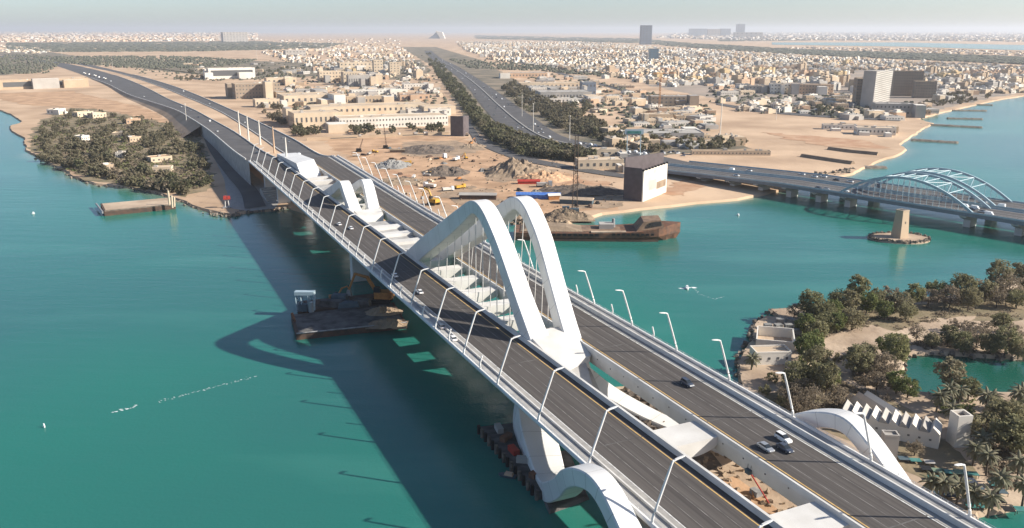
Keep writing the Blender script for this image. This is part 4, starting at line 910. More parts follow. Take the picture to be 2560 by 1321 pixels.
BL = [
 ('office_building', 'brown office block with rows of small square windows beyond the approach road', 592, 702, 247, 211, 34, 'wall_brown', 4, 14),
 ('office_building', 'white office with two dark glass bays among trees', 525, 638, 197, 172, 30, 'wall_white', 1, 3),
 ('terminal_building', 'long low building with dark glass fronts on the sand at far left', 12, 215, 221, 200, 26, 'wall_beige', 1, 4),
 ('villa_block', 'cream block with tower behind the brown office block', 800, 862, 205, 180, 30, 'wall_cream', 3, 8),
 ('villa_block', 'cream ministry block with stair tower', 860, 915, 212, 182, 34, 'wall_cream', 3, 8),
 ('bank_building', 'grey building with tall narrow window slots', 872, 942, 216, 190, 26, 'wall_grey', 1, 12),
 ('warehouse', 'long white two-storey hall with small windows behind the hedge', 850, 1125, 319, 294, 40, 'wall_white', 2, 34),
 ('warehouse', 'cream shed with patched roof left of the long white hall', 738, 858, 318, 284, 46, 'wall_cream', 1, 10),
 ('warehouse', 'wide flat cream hall behind the long white hall', 780, 1080, 285, 266, 52, 'wall_cream', 1, 22),
 ('warehouse', 'white container-like block on the right of the cream hall', 1020, 1075, 286, 274, 20, 'wall_white', 1, 2),
 ('warehouse', 'white block beside the highway at the end of the hall row', 1076, 1128, 290, 274, 20, 'wall_white', 1, 3),
 ('hall', 'hall with a rounded purplish roof', 1000, 1075, 253, 238, 22, 'wall_peach', 1, 5, 'sign_brown'),
 ('shed', 'row of beige workshops with red trim', 868, 975, 262, 243, 24, 'wall_beige', 1, 12),
 ('school', 'pale school block among green roofs', 880, 1000, 240, 226, 26, 'wall_white', 2, 14, 'roof_grey'),
 ('school', 'white classroom block beside the highway trees', 1010, 1085, 225, 212, 24, 'wall_white', 2, 10, 'roof_grey'),
 ('shed', 'low yellowish sheds below the brown office block', 640, 700, 268, 250, 22, 'wall_cream', 1, 6),
 ('shed', 'large flat cream roof right of the brown office block', 712, 832, 262, 240, 70, 'wall_cream', 1, 8, 'roof_tan'),
 ('shed', 'cream flat building behind the brown office block', 668, 742, 213, 196, 30, 'wall_cream', 1, 6),
 ('depot', 'large flat depot with grey roof right of the highway', 1350, 1480, 252, 232, 60, 'wall_grey', 1, 16, 'roof_grey'),
 ('depot', 'wide depot with white canopy edge right of the highway', 1325, 1560, 256, 247, 20, 'wall_white', 1, 24, 'roof_grey'),
 ('depot', 'long flat roofs with reddish edge right of the highway trees', 1255, 1370, 195, 184, 40, 'wall_peach', 1, 14, 'roof_grey'),
 ('depot', 'flat cream hall beyond the grey depot', 1300, 1450, 222, 209, 44, 'wall_cream', 1, 14),
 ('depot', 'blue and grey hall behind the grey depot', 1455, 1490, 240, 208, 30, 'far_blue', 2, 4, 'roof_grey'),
 ('unfinished_building', 'dark concrete frame under construction beneath the orange crane', 1627, 1725, 270, 243, 30, 'wall_brown', 3, 9, 'wall_grey'),
 ('depot', 'long beige arcade building with small arches', 1604, 1682, 308, 288, 26, 'wall_beige', 1, 9),
 ('depot', 'beige arcade building beside the slanted yellow roof', 1690, 1712, 308, 292, 22, 'wall_beige', 1, 3),
 ('warehouse', 'wide grey flat roofed warehouse behind the tree clump', 1610, 1760, 352, 335, 46, 'wall_grey', 1, 12, 'roof_grey'),
 ('compound', 'cream walled compound beside the service road', 1445, 1560, 424, 402, 18, 'wall_cream', 1, 7),
 ('compound', 'small cream house with flat roof behind the billboard', 1480, 1550, 392, 376, 16, 'wall_cream', 1, 4),
 ('row_house', 'long cream wall-like row of market stalls on the sand', 1730, 1925, 389, 379, 8, 'wall_cream', 1, 22),
 ('hotel', 'tall dark brown slab beside the striped hotel', 2138, 2175, 266, 200, 30, 'wall_brown', 9, 6),
 ('hotel_tower', 'dark brown slab tower with gold corner behind the striped hotel', 2232, 2300, 241, 181, 24, 'wall_brown', 9, 12),
 ('hotel_tower', 'lower brown slab with gold end by the shore', 2286, 2336, 246, 206, 22, 'wall_brown', 6, 8),
 ('podium', 'low grey podium under the striped hotel', 2190, 2280, 290, 262, 30, 'wall_grey', 2, 10, 'roof_grey'),
 ('apartment_block', 'orange apartment block among the pale villas', 1975, 2080, 236, 213, 26, 'wall_peach', 3, 14),
 ('apartment_block', 'white villa with arched front beside the orange block', 1926, 1975, 235, 211, 22, 'wall_white', 3, 6),
 ('apartment_block', 'pale green-grey block left of the white arched villa', 1872, 1924, 233, 216, 22, 'wall_grey', 2, 6),
 ('apartment_block', 'peach apartment block left among the villas', 1776, 1800, 205, 184, 20, 'wall_peach', 3, 4),
 ('tower_block', 'small glass tower with white frame in the villa town', 1622, 1646, 152, 124, 26, 'glass_blue', 5, 3),
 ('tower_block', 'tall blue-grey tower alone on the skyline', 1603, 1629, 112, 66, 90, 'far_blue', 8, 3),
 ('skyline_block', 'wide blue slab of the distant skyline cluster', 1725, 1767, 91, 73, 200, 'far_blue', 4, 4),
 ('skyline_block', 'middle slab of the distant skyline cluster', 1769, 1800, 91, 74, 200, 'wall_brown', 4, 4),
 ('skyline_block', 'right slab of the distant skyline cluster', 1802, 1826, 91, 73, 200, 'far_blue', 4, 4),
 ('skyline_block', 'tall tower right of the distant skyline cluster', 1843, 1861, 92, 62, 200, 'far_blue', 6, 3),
 ('skyline_block', 'low pale podium under the distant tall tower', 1838, 1906, 95, 82, 200, 'wall_grey', 2, 6),
 ('skyline_block', 'hazy apartment row on the far left horizon', 560, 620, 106, 82, 120, 'wall_grey', 6, 8),
 ('beach_hall', 'cream roofed pavilion on the right-hand beach', 2144, 2236, 338, 322, 22, 'wall_white', 1, 10),
 ('beach_hall', 'low white awnings left of the beach pavilion', 2060, 2140, 325, 314, 14, 'wall_white', 1, 8),
 ('boundary_wall', 'long beige boundary wall at the back of the construction site', 770, 1130, 344, 339, 2, 'wall_beige', 1, 2),
 ('house', 'grey roofed building low on the right of far left approach', 715, 765, 142, 127, 60, 'wall_grey', 2, 6),
 ('house', 'cream block on the plain behind the white office', 850, 930, 175, 158, 40, 'wall_cream', 2, 8),
 ('house', 'pale twin tower block left of the city highway', 975, 1000, 187, 158, 24, 'wall_cream', 5, 3),
 ('house', 'cream tower block left of the city highway trees', 935, 958, 180, 152, 24, 'wall_cream', 4, 3),
]
for b_ in BL:
    nm, lb, x0, x1, yb, yt, dpt, wm, fl, cc = b_[:10]
    bld(nm, lb, x0, x1, yb, yt, dpt, wm, fl, cc, b_[10] if len(b_) > 10 else None, band=(nm in ('terminal_building',) or lb.startswith('white office')))
# striped hotel: slanted louvre front
hp = G(2200, 270, ZL); t = thing('striped_hotel', 'tall hotel with a slanted front of white diagonal louvres on the shore', 'hotel', tuple(hp), .45)
_, _, dp = PJ(hp); sx = dp / F
lpart('wall', MB().rings([[(x * sx, 0, z * sx), (x * sx, 26, z * sx)][0:2] + [(x2 * sx, 26, z * sx), (x2 * sx, 0, z * sx)] for x, x2, z in ((-28, 26, -1), (-26, 32, 90))]), 'wall_grey', t)
for i in range(17):
    z = 3 + i * 5.1; lpart('louvre', MB().hexa([(-26 * sx, -.5, z * sx), (30 * sx, -.5, (z + 9) * sx), (30 * sx, .6, (z + 9) * sx), (-26 * sx, .6, z * sx), (-26 * sx, -.5, (z + 1.6) * sx), (30 * sx, -.5, (z + 10.6) * sx), (30 * sx, .6, (z + 10.6) * sx), (-26 * sx, .6, (z + 1.6) * sx)]), 'wall_white', t)
# rounded canopy and sign gantry
cp = G(1575, 345, ZL); t = thing('canopy', 'white barrel-roofed canopy behind the sign gantry', 'canopy', tuple(cp), .2)
lpart('vault', MB().rings([[(x, 11 * math.cos(a), 4 + 6 * math.sin(a)) for a in [math.pi * j / 10 for j in range(11)]] for x in (-13, 13)], closed=False, caps=False), 'wall_white', t)
lpart('end_wall', MB().add([(-13, 11, 0), (-13, -11, 0)] + [(-13, 11 * math.cos(math.pi * j / 10 + math.pi), 4 + 6 * abs(math.sin(math.pi * j / 10))) for j in range(11)], [tuple(range(13))]), 'window_dark', t)
gp = G(1583, 395, ZL); t = thing('sign_gantry', 'tall two-legged sign with pale blue panel above the brown billboard', 'sign', tuple(gp), 0)
for x in (-6.8, 6.8): lpart('leg', MB().tube([(x, 0, -.5), (x, 0, 25)], .45, 8), 'steel_blue', t)
lpart('panel', MB().box((0, 0, 26.5), (19, 1.2, 5)), 'steel_blue', t); lpart('panel_face', MB().box((0, -.7, 26.0), (14, .2, 2.6)), 'teal', t)
# wedge billboard: two tall panels meeting in a point
def slab_panel(a, b, h, th, name, m, par, z=0): 
    a, b = Vector(a), Vector(b); d = (b - a).normalized(); nn = Vector((-d.y, d.x, 0)) * th / 2; u0 = Vector((0, 0, z)); u1 = Vector((0, 0, h))
    return wpart(name, MB().hexa([a - nn + u0, b - nn + u0, b + nn + u0, a + nn + u0, a - nn + u1, b - nn + u1, b + nn + u1, a + nn + u1]), m, par)
wa, wb, wc = G(1559, 499, ZL), G(1605, 505, ZL), G(1664, 481, ZL)
for v in (wa, wb, wc): v.z = 0
t = thing('wedge_billboard', 'huge wedge-shaped billboard with brown back and faded printed face on the shore', 'billboard', (wb.x, wb.y, 0))
p1 = slab_panel(wa, wa.lerp(wc, .9), 34, 1.0, 'back_panel', 'sign_brown', t, ZL - .5); p2 = slab_panel(wb, wc, 25, 1.0, 'face_panel', 'wall_white', t, ZL - .5)
slab_panel(wa, wb - Vector((.6, -.6, 0)), 27, .8, 'end_panel', 'sign_brown', t, ZL - .5)
dd = (wc - wb).normalized(); nn = Vector((dd.y, -dd.x, 0)) * .56
def poster(u0, u1, z0, z1, m, off=0.):
    a, b = wb.lerp(wc, u0) + nn * (1 + off), wb.lerp(wc, u1) + nn * (1 + off)
    wpart('print', MB().add([(a.x, a.y, z0), (b.x, b.y, z0), (b.x, b.y, z1), (a.x, a.y, z1)], [(0, 1, 2, 3)]), m, t)
poster(.06, .96, 6.5, 23.8, 'poster_pale'); poster(.55, .95, 7.5, 13, 'rubble_brown', .06); poster(.22, .52, 8.5, 16, 'wall_grey', .12); poster(.55, .9, 13.2, 20, 'wall_white', .06)
for i in range(9):
    q = wb.lerp(wc, i / 8); wpart('bracket', MB().box((q.x, q.y, 25.6), (1.6, 1.6, 1.4)), 'black', t)
a, b = G(1127, 340, ZL), G(1170, 342, ZL); a.z = b.z = 0
t = thing('brown_billboard', 'tall plain dark brown billboard at the corner of the white hall', 'billboard', tuple(a))
slab_panel(a, a.lerp(b, .72), 26, 1, 'panel', 'sign_brown', t, 0); slab_panel(a.lerp(b, .72), b + Vector((0, 14, 0)), 26, 1, 'panel', 'sign_brown', t, 0)
# promontory houses
for i, (x, y, wpx) in enumerate(HOUSES):
    m = ['wall_white', 'wall_cream', 'wall_cream', 'wall_peach', 'wall_cream', 'wall_beige', 'wall_cream', 'wall_white', 'wall_beige', 'wall_cream', 'wall_white'][i]
    bld('house', '%s flat-roofed house on the left promontory, %s in order from the far end' % (m.split('_')[1], ordw(i)), x - wpx * .65, x + wpx * .65, y, y - 11, 13, m, 1, 4, 'orange_sand' if i == 6 else None, rot=R.uniform(-.6, .6), cat='house')

# villa town: nearest ones single, the rest one mass
def villa_proto(m, seed):
    q = random.Random(seed); mb = MB(); mb.box((0, 0, 3.6), (15, 13, 7.8)); mb.box((q.uniform(-3, 3), 2, 8.4), (6, 6, 2.6)); mb.box((9, -1, 2), (5, 9, 4.6))
    for z in (2.2, 5.4):
        for x in (-5, -1.7, 1.7, 5): mb.box((x, -6.5, z), (1.7, .3, 1.7), mi=1); mb.box((-7.5, x, z), (.3, 1.7, 1.7), mi=1)
    mb.box((0, 0, 7.55), (14.2, 12.2, .12), mi=2)
    return mb.mesh('villa', [m, 'window_dark', 'roof_tan'])
VP = [villa_proto(m, i) for i, m in enumerate(['wall_white', 'wall_white', 'wall_cream', 'wall_cream', 'wall_beige', 'wall_peach'])]
VMN = ['white', 'white', 'cream', 'cream', 'beige', 'peach']
TOWN = [[(1140, 106), (1450, 107), (1700, 124), (1990, 141), (2300, 158), (2620, 172), (2620, 232), (2480, 236), (2340, 222), (2230, 175), (2140, 178), (2080, 205), (1900, 210), (1760, 212), (1660, 215), (1580, 198), (1420, 178), (1330, 164), (1220, 150), (1160, 125)],
        [(1800, 252), (1980, 252), (2012, 275), (1990, 288), (1880, 282), (1800, 268)], [(2050, 284), (2240, 288), (2250, 296), (2060, 295)], [(1580, 180), (1700, 195), (1690, 222), (1590, 205)]]
MIDT = [[(640, 128), (1000, 118), (1050, 160), (1090, 225), (1120, 265), (1000, 266), (960, 225), (940, 180), (820, 176), (700, 150)], [(690, 212), (760, 208), (860, 225), (860, 245), (740, 240)]]
rr = random.Random(31); vl = []
y = 1000.
while y < 9500:
    pitch = 27 if y < 4200 else 40
    x = -1500.
    while x < 5200:
        p = Vector((x + rr.uniform(-15, 15), y + rr.uniform(-15, 15), ZL)); u, v, dp = PJ(p)
        if -20 < u < 2600:
            if any(inpoly(u, v, T_) for T_ in TOWN): 
                if rr.random() < .78 * (.55 + .9 * (noise.noise(Vector((x, y, 0)) * .004) + .35)): vl.append((p, 'town'))
            elif any(inpoly(u, v, T_) for T_ in MIDT) and rr.random() < .22: vl.append((p, 'mid'))
        x += pitch
    y += pitch
vl.sort(key=lambda q: q[0].y)
wp = lambda k: [3, 3, 3, 2, 2, 1][k]
idx = [0] * 4 + [1] * 3 + [2] * 3 + [3] * 2 + [4] * 2 + [5]
def tone(p): 
    return 5 if noise.noise(p * .003) > .5 else rr.choice(idx)
vc = {}; vmed = vl[110][0].y
for p, kd in sorted(vl[:285], key=lambda q: PJ(q[0])[0]):
    k = tone(p); w_ = 'right-hand town' if kd == 'town' else 'quarter left of highway'; lb = 'small %s villa in the %s rows of the %s' % (VMN[k], 'front' if p.y < vmed else 'rear', w_); i = vc.get(lb, 0); vc[lb] = i + 1
    tag(link('villa', VP[k], None, p, rr.choice([0, 1.57, 3.14, 4.71]) + .35 + rr.gauss(0, .15), (rr.uniform(.7, 1.35), rr.uniform(.7, 1.3), rr.uniform(.7, 1.25))), lb + ', %s from left' % ordw(min(i, 98)), 'villa', 'villas in the ' + w_)
def mid_proto(m, wd, dp_, h, seed):
    q = random.Random(seed); mb = MB(); mb.box((0, 0, h / 2 - .2), (wd, dp_, h + .4)); mb.box((q.uniform(-.2, .2) * wd, 0, h + 1.6), (wd * .3, dp_ * .5, 3.4)); mb.box((wd * .38, -dp_ * .1, h * .56), (wd * .3, dp_ * 1.05, h * 1.12))
    for fl in range(int(h / 3.4)):
        for k in range(int(wd / 4.2)): mb.box((-wd / 2 + 2.2 + k * 4.2, -dp_ / 2, 2 + fl * 3.4), (1.7, .4, 1.6), mi=1)
        for k in range(int(dp_ / 4.2)): mb.box((wd * .53, -dp_ / 2 + 2.2 + k * 4.2, 2 + fl * 3.4), (.4, 1.7, 1.6), mi=1)
    return mb.mesh('apartment_block', [m, 'window_dark'])
MPm = [(n_, mid_proto(m, wd, dp_, h, i)) for i, (n_, m, wd, dp_, h) in enumerate([('white', 'wall_white', 26, 16, 14), ('cream', 'wall_cream', 34, 18, 18), ('tan', 'wall_beige', 24, 18, 22), ('grey', 'wall_grey', 30, 20, 15), ('peach', 'wall_peach', 38, 16, 14), ('ochre', 'wall_ochre', 28, 18, 17)])]
mq = random.Random(17); mc = {}; MPL = []
for zone, n_, where in (([(1560, 165), (2080, 190), (2130, 180), (2200, 190), (2080, 215), (1760, 215), (1640, 205)], 34, 'villa town'), ([(2000, 200), (2140, 190), (2140, 235), (2000, 240)], 14, 'quarter left of the hotel'), ([(2330, 190), (2560, 205), (2560, 228), (2440, 232), (2340, 228)], 20, 'shore quarter right of the hotel'), ([(1620, 140), (2300, 170), (2560, 185), (2500, 200), (1900, 185), (1620, 165)], 34, 'back of the villa town'), ([(760, 165), (1040, 160), (1060, 195), (820, 205)], 16, 'quarter left of the highway'), ([(1440, 170), (1600, 180), (1590, 205), (1450, 190)], 8, 'edge of the depots')):
    xs_ = [p[0] for p in zone]; ys_ = [p[1] for p in zone]; k = 0
    while k < n_:
        x, y = mq.uniform(min(xs_), max(xs_)), mq.uniform(min(ys_), max(ys_))
        if inpoly(x, y, zone): MPL.append((G(x, y, ZL), where)); k += 1
for p, where in sorted(MPL, key=lambda q: PJ(q[0])[0]):
    nm_, me_ = mq.choice(MPm); lb = '%s apartment block rising in the %s' % (nm_, where); i = mc.get(lb, 0); mc[lb] = i + 1
    tag(link('apartment_block', me_, None, p, .4 + mq.choice([0, 1.57, .2]), (mq.uniform(.7, 1.2), mq.uniform(.8, 1.2), mq.uniform(.6, 1.15))), lb + ', %s from left' % ordw(i), 'building', 'apartment blocks in the ' + where)
# low commercial buildings between the larger ones
def low_proto(m, rm, wd, dp_, h, seed):
    q = random.Random(seed); mb = MB(); mb.box((0, 0, h / 2 - .2), (wd, dp_, h + .4)); mb.box((q.uniform(-.3, .3) * wd, dp_ * .62, h * .35), (wd * .4, dp_ * .5, h * .75)); mb.box((0, 0, h + .1), (wd * .95, dp_ * .94, .3), mi=2)
    for k in range(3): mb.box((q.uniform(-.4, .4) * wd, q.uniform(-.3, .3) * dp_, h + .9), (q.uniform(1.5, 4), q.uniform(1.5, 3), 1.6), mi=3)
    for k in range(int(wd / 4)): mb.box((-wd / 2 + 2 + k * 4, -dp_ / 2, h * .5), (1.5, .3, h * .3), mi=1)
    return mb.mesh('low_building', [m, 'window_dark', rm, 'wall_grey'])
LPm = [low_proto(*a_, i) for i, a_ in enumerate([('wall_white', 'roof_grey', 26, 16, 5), ('wall_cream', 'roof_tan', 34, 18, 6), ('wall_beige', 'roof_tan', 20, 14, 8), ('wall_grey', 'roof_grey', 40, 22, 7), ('wall_white', 'wall_white', 16, 12, 4), ('wall_cream', 'wall_white', 24, 12, 9), ('wall_peach', 'roof_tan', 18, 14, 6)])]
LPn = ['white', 'cream', 'beige', 'grey', 'small white', 'tall cream', 'peach']
lq = random.Random(8); lc = {}
LPL = []
for zone, n_, where in (([(1290, 182), (1400, 186), (1600, 225), (1620, 262), (1560, 268), (1480, 285), (1400, 262), (1330, 225)], 46, 'depots right of the highway'), ([(1600, 268), (1780, 272), (1790, 320), (1700, 330), (1560, 310)], 26, 'yards behind the sign gantry'),
                        ([(2010, 238), (2130, 235), (2135, 275), (2010, 285)], 22, 'quarter left of the hotel'), ([(2180, 285), (2330, 262), (2330, 280), (2250, 300), (2100, 302)], 14, 'quarter in front of the hotel'), ([(450, 160), (800, 150), (860, 178), (700, 190), (470, 178)], 24, 'plain behind the white office'),
                        ([(690, 205), (870, 222), (1080, 205), (1110, 262), (960, 268), (740, 262)], 44, 'quarter behind the long white hall'), ([(740, 262), (860, 268), (850, 300), (745, 300)], 8, 'yards left of the long white hall'), ([(1520, 340), (1600, 345), (1600, 372), (1530, 372)], 8, 'yards beside the canopy'),
                        ([(1660, 335), (1780, 345), (1850, 362), (1760, 372), (1670, 368)], 12, 'yards behind the market stalls'), ([(1760, 205), (1920, 205), (1920, 240), (1780, 238)], 20, 'blocks left of the orange apartments'), ([(2340, 225), (2470, 232), (2400, 250), (2345, 255)], 14, 'shore quarter right of the hotel')):
    xs_ = [p[0] for p in zone]; ys_ = [p[1] for p in zone]; k = 0; got = []; tries = 0
    while k < n_ and tries < 4000:
        tries += 1; x, y = lq.uniform(min(xs_), max(xs_)), lq.uniform(min(ys_), max(ys_))
        if not inpoly(x, y, zone): continue
        p = G(x, y, ZL)
        if any((p - g).length < 24 for g in got): continue
        got.append(p); LPL.append((p, where)); k += 1
for p, where in sorted(LPL, key=lambda q: PJ(q[0])[0]):
    k = lq.randrange(7); lb = '%s flat-roofed block in the %s' % (LPn[k], where); i = lc.get(lb, 0); lc[lb] = i + 1
    tag(link('low_building', LPm[k], None, p, .25 + lq.choice([0, 1.57, 3.14]) + lq.gauss(0, .2), (lq.uniform(.6, 1.2), lq.uniform(.7, 1.2), lq.uniform(.7, 1.3))), lb + ', %s from left' % ordw(i), 'building', where)
MS = ['wall_white', 'wall_cream', 'wall_beige', 'wall_peach', 'window_dark']
mb = MB()
for p, kd in vl[285:]:
    k = tone(p); mi = [0, 0, 1, 1, 2, 3][k]; f_ = .85 + .3 * (p.y > 4200); a = .35 + 1.2 * noise.noise(p * .0015) + rr.choice([0, 1.57]) + rr.gauss(0, .06); h = rr.choice([4, 6, 7, 8, 9, 10, 14]) * f_ * rr.uniform(.85, 1.15)
    mb.box((p.x, p.y, p.z + h / 2), (rr.uniform(8, 22) * f_, rr.uniform(8, 18) * f_, h), a, mi); mb.box((p.x + 2, p.y + 2, p.z + h + 1), (6, 6, 2.4), a, mi)
    if p.y < 5200: mb.box((p.x - 1, p.y - 5.5 * f_, p.z + h * .55), (8, 6, h * .3), a, 4)
stuff('villa_town', mb, MS, 'dense mass of pale villas of the town stretching to the mangrove belt', 'villas')
# street trees of the town
mb = MB(); octf = [(0, 2, 4), (2, 1, 4), (1, 3, 4), (3, 0, 4)]
for p, kd in vl:
    for _ in range(3 if p.y < 5000 else 2):
        if rr.random() < .6:
            q = p + Vector((rr.uniform(-17, 17), rr.uniform(-17, 17), 0)); r_ = rr.uniform(2.5, 5)
            mb.add([(q.x - r_, q.y, q.z + r_ * .3), (q.x + r_, q.y, q.z + r_ * .5), (q.x, q.y - r_, q.z + r_ * .4), (q.x, q.y + r_, q.z + r_ * .3), (q.x + .3 * r_, q.y, q.z + r_ * 1.5), (q.x, q.y, q.z - .4)], octf + [(2, 0, 5), (1, 2, 5), (3, 1, 5), (0, 3, 5)])
stuff('town_trees', mb, 'mangrove', 'small dark trees scattered between the villas of the town', 'trees')
# distant pale cities on the horizon
def far_city(pix, n, m, label, seed, sz=(18, 40), hz=(8, 22)):
    q = random.Random(seed); mb = MB(); xs_ = [p[0] for p in pix]; ys_ = [p[1] for p in pix]; k = 0
    while k < n:
        x, y_ = q.uniform(min(xs_), max(xs_)), q.uniform(min(ys_), max(ys_))
        if not inpoly(x, y_, pix): continue
        p = G(x, y_, ZL); s_ = q.uniform(*sz) * max(1, p.y / 9000); h = q.uniform(*hz) * max(.8, p.y / 12000); mb.box((p.x, p.y, p.z + h / 2), (s_, s_, h), q.random() * 1.5, q.randrange(len(m))); k += 1
    stuff('far_city', mb, m, label, 'city')
far_city([(-60, 81), (640, 84), (640, 101), (360, 104), (-60, 106)], 3600, ['wall_white', 'wall_cream', 'wall_beige', 'wall_peach'], 'pale dense city strung along the far left horizon', 1)
far_city([(1700, 84), (2100, 81), (2620, 80), (2620, 106), (2250, 102), (1900, 102), (1640, 96)], 2600, ['wall_white', 'wall_grey', 'wall_cream'], 'hazy pale suburbs strung along the far right horizon', 2)
far_city([(1960, 118), (2250, 121), (2620, 132), (2620, 142), (1960, 122)], 500, ['wall_white', 'wall_cream', 'wall_beige'], 'thin row of pale houses between channel and mangrove belt', 3, (12, 22), (6, 10))
far_city([(640, 100), (1000, 96), (1010, 112), (860, 128), (700, 126)], 260, ['wall_white', 'wall_cream', 'wall_beige'], 'scattered low houses on the plain left of the highway', 4, (12, 30), (5, 10))
far_city([(0, 112), (130, 126), (120, 135), (0, 132)], 120, ['wall_white', 'wall_cream'], 'scattered white houses at the far left edge', 5, (10, 22), (5, 9))
# white wedge monument on the horizon
t = thing('stadium', 'pale wedge-shaped stadium alone on the horizon above the highway', 'stadium', tuple(G(1090, 97, ZL)))
p = G(1070, 97, ZL); q = G(1112, 97, ZL); o = G(1092, 97, ZL); hh = (q - p).length * .42
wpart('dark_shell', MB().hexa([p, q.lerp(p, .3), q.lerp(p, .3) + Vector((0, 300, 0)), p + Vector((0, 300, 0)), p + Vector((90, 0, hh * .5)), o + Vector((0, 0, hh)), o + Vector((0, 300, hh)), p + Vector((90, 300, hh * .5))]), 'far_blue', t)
wpart('white_ramp', MB().hexa([o + Vector((60, -8, 0)), q + Vector((0, -8, 0)), q + Vector((0, 200, 0)), o + Vector((60, 200, 0)), o + Vector((-20, -8, hh * 1.05)), o + Vector((90, -8, hh * .85)), o + Vector((90, 200, hh * .85)), o + Vector((-20, 200, hh * 1.05))]), 'wall_white', t)

# ------------------------------------------------------------------ rock, mounds, groynes
def mound_mesh(rx, ry, h, m, seed, res=30, rough=.6):
    mb = MB(); vs = []; 
    for j in range(res + 1):
        for i in range(res + 1):
            x, y = i / res * 2 - 1, j / res * 2 - 1; d = math.sqrt(x * x + y * y); e = 1 + .25 * noise.noise(Vector((x * 2, y * 2, seed)))
            z = max(0, 1 - (d / e) ** 1.3) ** .8; z *= 1 + rough * noise.noise(Vector((x * 3.1, y * 3.1, seed + 5))) + rough * .7 * noise.noise(Vector((x * 9, y * 9, seed + 2))) + rough * .4 * noise.noise(Vector((x * 19, y * 19, seed)))
            vs.append((x * rx * 1.1, y * ry * 1.1, z * h - .15))
    mb.add(vs, [(j * (res + 1) + i, j * (res + 1) + i + 1, (j + 1) * (res + 1) + i + 1, (j + 1) * (res + 1) + i) for j in range(res) for i in range(res)])
    return mb.mesh('mound', m)
def mound(px0, px1, py, h, ratio, m, label, seed, rz=0.):
    a, b = G(px0, py, ZL), G(px1, py, ZL); rx = (b - a).length / 2
    tag(link('mound', mound_mesh(rx, rx * ratio, h, m, seed), None, (a + b) / 2, rz), label, 'mound')
mound(1008, 1132, 375, 4.5, 1.3, 'rubble_dark', 'long dark spoil heap at the back of the construction site', 1)
mound(1150, 1215, 368, 3, 1.2, 'rubble_brown', 'flat brown spoil heap beside the service road', 2)
mound(940, 1024, 415, 5.5, 1.2, 'rubble_grey', 'pale grey gravel heap left in the construction site', 3)
mound(1058, 1170, 432, 5.5, 1.1, 'rubble_dark', 'near black rubble heap in the middle of the site', 4)
mound(1215, 1372, 432, 11, 1.0, 'rubble_brown', 'largest brown earth mound of the construction site', 5)
mound(1290, 1430, 448, 6, .8, 'orange_sand', 'orange earth mound right of the largest brown one', 6)
mound(1350, 1560, 480, 5, .55, 'rubble_dark', 'long dark rubble ridge left of the wedge billboard', 7)
mound(935, 1060, 455, 3, .8, 'rubble_brown', 'low reddish heap beside the right carriageway', 8)
mound(1350, 1480, 548, 7, .35, 'rubble_brown', 'brown spoil heap on the shore behind the rusty ship', 9)
mound(1240, 1330, 520, 3, .6, 'rubble_grey', 'low grey heap behind the main arch', 10)
mound(1340, 1400, 356, 3, .7, 'rubble_brown', 'flat soil bank under the highway trees', 12)
def rocks(name, pts, m, label, seed, smin=.5, smax=1.4):
    q = random.Random(seed); mb = MB()
    for p in pts:
        r_ = q.uniform(smin, smax); M_ = Matrix.Rotation(q.random() * 6, 3, 'Z') @ Matrix.Rotation(q.random() * 2, 3, 'X')
        vs = [M_ @ Vector((x * r_ * q.uniform(.6, 1.1), y * r_ * q.uniform(.6, 1.1), z * r_ * q.uniform(.5, .9))) + Vector(p) for x, y, z in ((-1, -.6, -.5), (.8, -.9, -.5), (1, .7, -.5), (-.7, .9, -.5), (-.6, -.5, .7), (.6, -.6, .6), (.5, .6, .8), (-.5, .5, .6))]
        mb.hexa(vs)
    return stuff(name, mb, m, label, 'rocks')
def along(P, step, spread, z, q):
    out = []
    for i in range(len(P) - 1):
        a, b = Vector(P[i]), Vector(P[i + 1]); n = max(1, int((b - a).length / step))
        for k in range(n): p = a.lerp(b, k / n); out.append((p.x + q.uniform(-spread, spread), p.y + q.uniform(-spread, spread), z + q.uniform(-.3, .4)))
    return out
rq = random.Random(77)
iwp = [Vector((x, y, 0)) for x, y in iw]
vis = [p for p in iwp if 1820 < PJ(p)[0] < 2600 and 640 < PJ(p)[1] < 1100]
pts = [(p.x + rq.uniform(-2, 1.2), p.y + rq.uniform(-2, 2), rq.uniform(-.2, 1.4)) for p in vis for _ in range(3)]
rocks('shore_rocks', pts, 'rock', 'pale rocks lining the shore of the near island', 1, .5, 1.5)
rocks('shore_rocks', along([G(x, y, .6) for x, y in shore[9:23]], 3.5, 3, .5, rq), 'rock', 'scattered rocks along the water edge of the left promontory', 2, .5, 1.6)
rocks('shore_rocks', along([G(x, y, .6) for x, y in [(520, 533), (575, 540), (622, 531), (690, 525), (722, 520)]], .9, 3.5, .9, rq), 'rock', 'rock pile at the shore under the bridge shadow', 3, .6, 1.8)
rocks('shore_rocks', along([G(x, y, .6) for x, y in [(2040, 440), (2090, 436), (2130, 425)]], 1.2, 6, 1.6, rq), 'rock', 'dumped rock and debris on the spit behind the blue arch bridge', 4, .8, 2.4)
rocks('shore_rocks', [tuple(G(rq.uniform(1280, 1420), rq.uniform(535, 562), 1.5)) for _ in range(260)], 'rubble_brown', 'broken rubble slope behind the rusty ship', 5, .6, 2.2)
rocks('site_debris', [tuple(G(rq.uniform(880, 1540), rq.uniform(380, 520), ZL + .3)) for _ in range(420)], 'rubble_brown', 'loose stones and debris strewn over the construction site', 6, .4, 1.6)
rocks('site_debris', [tuple(B(rq.uniform(200, 238), rq.uniform(138, 160), ZL + .3)) for _ in range(150)], 'rubble_dark', 'dark rubble on the ground in the gap between carriageways', 7, .5, 2.0)
